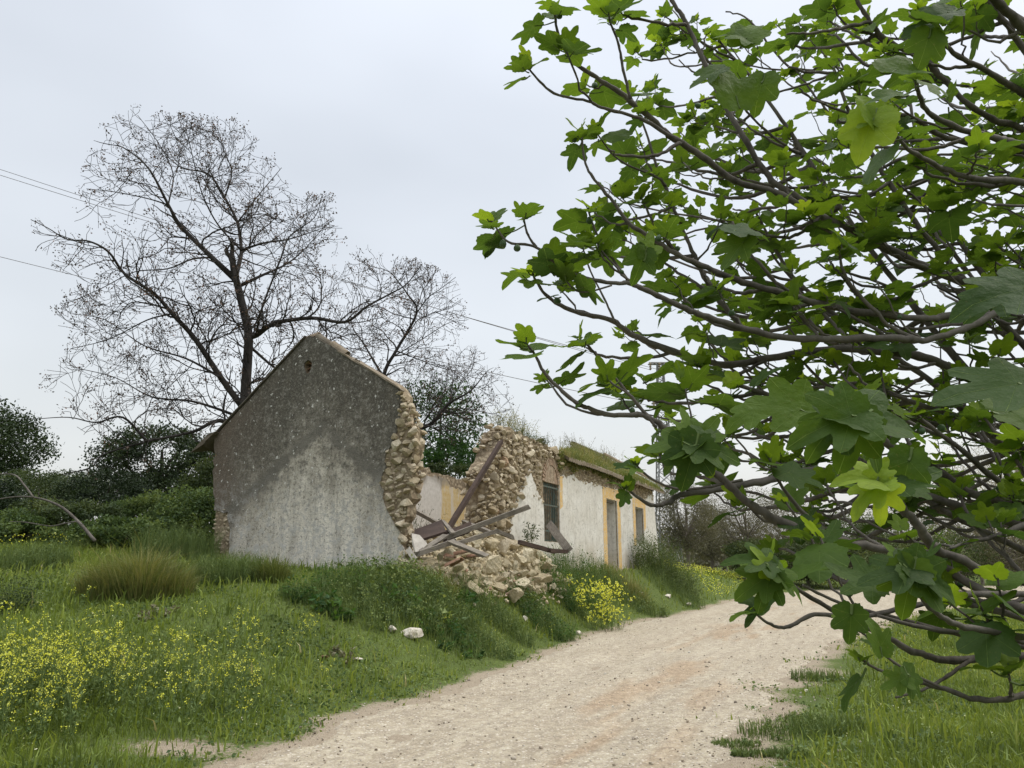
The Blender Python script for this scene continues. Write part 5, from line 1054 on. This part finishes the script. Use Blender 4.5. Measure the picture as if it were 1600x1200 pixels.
# leaf shapes
def leafshape(deep, lobes5=True, n=44, asym=0):
    th = np.linspace(-PI, PI, n, endpoint=False); vt = np.radians([0, 50, -50] + ([100, -100] if lobes5 else [])); 
    for v in vt: th[np.argmin(np.abs(th - v))] = v
    D = np.degrees(th); g = lambda c, w: np.exp(-((np.abs(D) - c) / w) ** 2)
    gg = lambda c, w: np.exp(-(np.abs(np.abs(D) - c) / w) ** 3.2)
    lo = .42 + .22 * (1 - deep); wf = 1.05 + .35 * (1 - deep)
    r = lo + (1.0 - lo) * np.exp(-(np.abs(D) / (17 * wf)) ** 3.2) + (.82 - lo) * gg(50, 14.5 * wf) + ((.56 - lo * .8) if lobes5 else .05) * gg(98, 15 * wf)
    r = np.minimum(r, 1.02)
    r = np.where(np.abs(D) > 150, r * (1 - .35 * (np.abs(D) - 150) / 30), r); r = r * (1 + asym * np.sin(th)) + .014 * np.cos(th * n / 2) + .012 * np.cos(th * 17)
    ve = np.zeros(n)
    for v in vt: ve[np.argmin(np.abs(th - v))] = 1.
    X_ = r * np.cos(th); Y_ = r * np.sin(th) * .92
    V = [[0, 0]]; vein = [1.]
    for f in (.35, .7, 1.0):
        V += list(np.stack([X_ * f, Y_ * f], 1)); vein += list(ve)
    V = np.array(V); V[:, 0] += .0; F3 = [[0, 1 + i, 1 + (i + 1) % n] for i in range(n)]; F4 = []
    for q in range(2):
        o = 1 + q * n
        for i in range(n): i2 = (i + 1) % n; F4.append([o + i, o + n + i, o + n + i2, o + i2])
    return V, np.array(vein), [np.array(F3), np.array(F4)]
SH = [leafshape(.9, True, 44, .05), leafshape(.6, True, 44, -.06), leafshape(.5, False, 40, .04), leafshape(.2, False, 40, 0.05), leafshape(.8, False, 40, -.04)]
SHL = [leafshape(1., True, 22), leafshape(.7, False, 22), leafshape(.5, True, 22)]
FOL = MB(); PET = MB()
def leaf(base, d, nrm, size, r, low=False, cup=None, fold=None, only=None):
    S = SHL if low else SH; V2, ve, F = S[int(rng.integers(len(S))) if only is None else only]
    d = unit(d); nrm = nrm - d * np.dot(nrm, d); nrm = unit(nrm); s = np.cross(nrm, d)
    cup = U(-.35, .35) if cup is None else cup; fold = U(.0, .35) if fold is None else fold
    x, y = V2[:, 0] * size, V2[:, 1] * size; rr_ = np.hypot(V2[:, 0], V2[:, 1])
    ph = U(0, 6); z = size * (-cup * V2[:, 0] * np.abs(V2[:, 0]) * .9 - .10 * rr_ ** 2 + fold * np.abs(V2[:, 1]) * .6 + .045 * np.sin(V2[:, 0] * 7 + ph) * rr_ + .05 * np.sin(V2[:, 1] * 8 + ph) * rr_)
    x = x * (1 - .15 * abs(cup)); FOL.add(base + x[:, None] * d + y[:, None] * s + z[:, None] * nrm, F, np.clip(r + U(-.05, .05), 0, 1), ve)
def petiole(a, b, r=.0022): tube(PET, spline([a, (a + b) / 2 + [0, 0, -.006], b], 3), [r * 1.2] * 3 + [r] * 4, 4, .5, caps=False)
def cluster(P, D, n, size, low=False, bright=.0, spread=(.5, 1.45)):
    size = size * (1.36 if low else 1.45); D = unit(np.asarray(D) + [0, 0, .25]); n = max(3, int(n * .72))
    D = unit(D); a0 = U(0, 6.3); t1 = unit(np.cross(D, [.3, .5, .8])); t2 = np.cross(D, t1)
    for k in range(n):
        a = a0 + k * 2.4 + U(-.3, .3); f = k / max(1, n - 1); pol = spread[1] + (spread[0] - spread[1]) * f + U(-.2, .2); d = D * math.cos(pol) + (t1 * math.cos(a) + t2 * math.sin(a)) * math.sin(pol)
        d = unit(d + np.array([0, 0, -.12])); sz = size * (1.15 - .6 * f) * U(.8, 1.15); pl = sz * U(.3, .55) * (1.1 - .6 * f); b = P - D * (1 - f) * size * .35; e = b + d * pl
        petiole(b, e, .0016 + .001 * (not low)); nr = D * .7 + np.array([0, 0, .75]) + rng.normal(size=3) * .35; dd = unit(d + np.array([0, 0, -.25 * (1 - f)]) + rng.normal(size=3) * .15)
        leaf(e, dd, nr, sz * .72, np.clip(.18 + .5 * f + bright + U(-.15, .18), 0, 1), low)
def figfruit(p, r=.011):
    V, F = ICO[2]; V = V.copy(); V[:, :2] *= (1 - .25 * V[:, 2:3]); mb = MB(); mb.add(V * r * [1, 1, 1.15] @ rrot().T + p - FB, F); mb.build('fig', M['fig_skin'], FIG, smooth=True)
for P, D, tip, r0 in TIPS:
    if tip: D2 = unit(D + [0, 0, .45]); qx, qy = proj(P); cluster(P, D2, int(U(6, 10)) if qy[0] < 900 else 4, .092 * tip * (1 if qy[0] < 900 else .62), False, .05)
# small side spurs along the limbs
SP = MB()
def spur(P, D, L, size, n, low, r=.004):
    D = unit(D); e = P + D * L + np.array([0, 0, L * .35]); Q = spline([P, P + D * L * .5, e], 4); Q[1:-1] += rng.normal(size=(len(Q) - 2, 3)) * .004; tube(SP, Q, np.linspace(r, r * .6, len(Q)) * (1 + .2 * (U(0, 1, len(Q)) < .4)), 5, .5); cluster(e, unit(Q[-1] - Q[-3] + [0, 0, .1]), n, size, low); return Q
nf = 0
for Q, R in LIMB:
    L = 0
    for i in range(4, len(Q) - 1):
        L += np.linalg.norm(Q[i] - Q[i - 1]); qx, qy = proj(Q[i])
        if qx[0] > 1640 or qy[0] < -60: break
        if L > U(.26, .6) and not (qy[0] > 860 and U() < .8):
            L = 0; t = unit(Q[i - 1] - Q[i]); ax = unit(rng.normal(size=3)); d = rotm(np.cross(t, ax), U(.5, 1.1)) @ t; d[2] = abs(d[2]) * .8 + .15; d[1] = d[1] if U() < .6 else abs(d[1])
            Q2 = spur(Q[i], d, U(.06, .28), U(.07, .125), int(U(4, 8)), False, min(.005, R[i] * .8))
            if U() < .35 and nf < 34: figfruit(Q2[len(Q2) // 2] + [0, 0, .012], U(.008, .013)); nf += 1
for p_, y_ in (((786, 380), 2.51), ((808, 387), 2.53), ((921, 344), 2.58), ((871, 470), 2.72), ((1029, 372), 2.72), ((1098, 183), 2.9), ((1439, 673), 2.58), ((1471, 668), 2.6), ((1090, 165), 2.9), ((1097, 731), 2.4), ((897, 217), 2.7), ((874, 24), 2.6)): figfruit(at(*p_, y_), .0125)
# further branches filling the crown behind the traced ones
SIL = [(900, -20), (985, 60), (890, 150), (900, 240), (930, 330), (900, 400), (960, 470), (900, 520), (950, 600), (990, 650), (1010, 700), (1080, 770), (1150, 840), (1190, 920), (1330, 1000), (1420, 1060), (1640, 1070), (1640, -20)]
cnt = 0; tries = 0; fills = []
while cnt < 250 and tries < 6000:
    tries += 1; px = U(900, 1640); py = U(-30, 1060)
    if not inpoly(px, py, SIL): continue
    if (px < 1110 and 720 < py < 880) or (995 < px < 1060 and 545 < py < 600): continue
    if U() < .45 and px < 1060: continue
    if py > 800 and U() < .9: continue
    Y = U(2.7, 5.2) if py < 900 else U(2.2, 3.0); tipP = at(px, py, Y)
    ok = (NODES[:, 3] > px + 90) & (NODES[:, 4] > py - 20); 
    if ok.sum() < 3: continue
    C_ = NODES[ok]; dd = np.linalg.norm(C_[:, :3] - tipP, axis=1); dd = np.where(dd < .35, 9, dd); k = int(np.argsort(dd)[int(rng.integers(0, 5))]); S = C_[k, :3]; L = dd[k]
    if L > 2.3: continue
    fills.append((px, py)); dS = unit(tipP - S); mid1 = S + (tipP - S) * .35 + np.array([0, 0, -.10 * L]) + rng.normal(size=3) * .04 * L; mid2 = S + (tipP - S) * .75 + np.array([-.02, 0, -.07 * L]) + rng.normal(size=3) * .03 * L
    Q = spline([S, mid1, mid2, tipP], 6); r1 = min(C_[k, 5] * .75, .006 + .006 * L); R = np.linspace(r1, .0038, len(Q)); Q[1:-1] += rng.normal(size=(len(Q) - 2, 3)) * .003; tube(SP, Q, R * (1 + .18 * (U(0, 1, len(R)) < .35)), 6, .5)
    if cnt % 4 == 3: cnt += 1; continue
    low = Y > 3.4; D = unit(Q[-1] - Q[-3] + [0, 0, .25]); cluster(tipP, D, int(U(5, 9)), U(.07, .115), low, U(-.1, .25))
    for i in range(5, len(Q) - 2):
        if U() < .22 * min(1.5, L): t = unit(Q[i + 1] - Q[i]); ax = rng.normal(size=3); spur(Q[i], rotm(np.cross(t, ax), U(.5, 1)) @ t, U(.05, .2), U(.06, .11), int(U(3, 7)), low, .0035)
    cnt += 1
# the big near leaves seen one by one in the photo: (px, py of leaf base, depth, direction in the picture, size, brightness)
def nearleaf(px, py, Y, ang, size, r, face=(0, -.7, .7), cup=.1, tilt=0.):
    P = at(px, py, Y); a = math.radians(ang); d = np.array([math.cos(a), tilt, math.sin(a)]); size *= .92; leaf(P, d, np.array(face, float) + rng.normal(size=3) * .2, size, r, False, cup + U(-.1, .3), U(.1, .55), int(rng.choice([0, 1, 2, 4])))
    b = P - d * size * .35; petiole(b, P, .003)
for q in [(1150, 150, 1.75, 100, .12, .45), (1165, 60, 1.7, 60, .10, .55), (1165, 60, 1.7, 150, .09, .5), (1190, 130, 1.8, 250, .10, .3), (1120, 110, 1.75, 200, .09, .3), (1362, 190, 1.6, 245, .12, .9), (1365, 185, 1.6, 100, .09, .85), (1360, 190, 1.62, 175, .085, .85), (1395, 150, 1.5, 185, .07, .35), (1400, 110, 1.6, 10, .12, .4),
          (1440, 30, 1.6, -20, .10, .15), (1450, 60, 1.6, 250, .09, .35), (1480, 20, 1.6, 200, .09, .1), (1330, 650, 1.25, 195, .12, .35), (1320, 640, 1.3, 85, .06, .95), (1330, 655, 1.28, -5, .15, .2), (1335, 660, 1.3, 250, .10, .3), (1345, 665, 1.35, 300, .10, .25), (1310, 655, 1.3, 225, .10, .3),
          (1600, 450, 1.15, 190, .13, .08), (1560, 455, 1.25, 215, .09, .12), (1590, 600, 1.1, 185, .14, .15), (1580, 640, 1.2, 10, .1, .4), (1370, 750, 1.45, 165, .085, .98), (1372, 758, 1.45, 215, .09, .96), (1376, 765, 1.45, 262, .075, .97), (1372, 745, 1.45, 60, .05, .95), (1400, 755, 1.5, 20, .11, .15),
          (1420, 890, 1.35, 185, .10, .15), (1425, 895, 1.35, 250, .09, .45), (1430, 895, 1.35, 330, .10, .3), (1432, 890, 1.35, 340, .08, .3), (1200, 900, 1.6, 210, .09, .4), (1205, 905, 1.6, 240, .08, .3), (1215, 895, 1.6, 320, .09, .3), (1200, 890, 1.6, 110, .06, .9), (1195, 880, 1.6, 160, .09, .2),
          (1080, 690, 1.75, 175, .12, .45), (1085, 690, 1.75, 95, .10, .55), (1090, 688, 1.75, 50, .09, .5), (1085, 695, 1.75, 215, .11, .4), (1092, 695, 1.72, 350, .12, .25), (1085, 700, 1.72, 250, .11, .12), (1095, 700, 1.75, 290, .08, .7), (1080, 685, 1.78, 130, .09, .6),
          (1420, 720, 1.5, 250, .09, .25), (1180, 640, 1.9, 200, .10, .5), (1250, 640, 1.5, 170, .12, .45), (1150, 360, 2.0, 10, .11, .1), (1160, 380, 2.0, 230, .11, .35), (1010, 395, 2.1, 70, .09, .6), (1005, 400, 2.1, 250, .10, .3), (1330, 960, 1.5, 260, .06, .2), (1375, 1010, 1.7, 95, .07, .45), (1410, 1060, 1.8, 200, .06, .5), (1420, 1055, 1.8, 300, .07, .3)]:
    nearleaf(*q)
FOL.V = [v - FB for v in FOL.V]; PET.V = [v - FB for v in PET.V]; SP.V = [v - FB for v in SP.V]
FOL.build('leaves', M['fig_leaf'], FIG, smooth=True); PET.build('leaf_stalks', M['stem_green'], FIG); SP.build('twigs', M['fig_bark'], FIG, smooth=True)
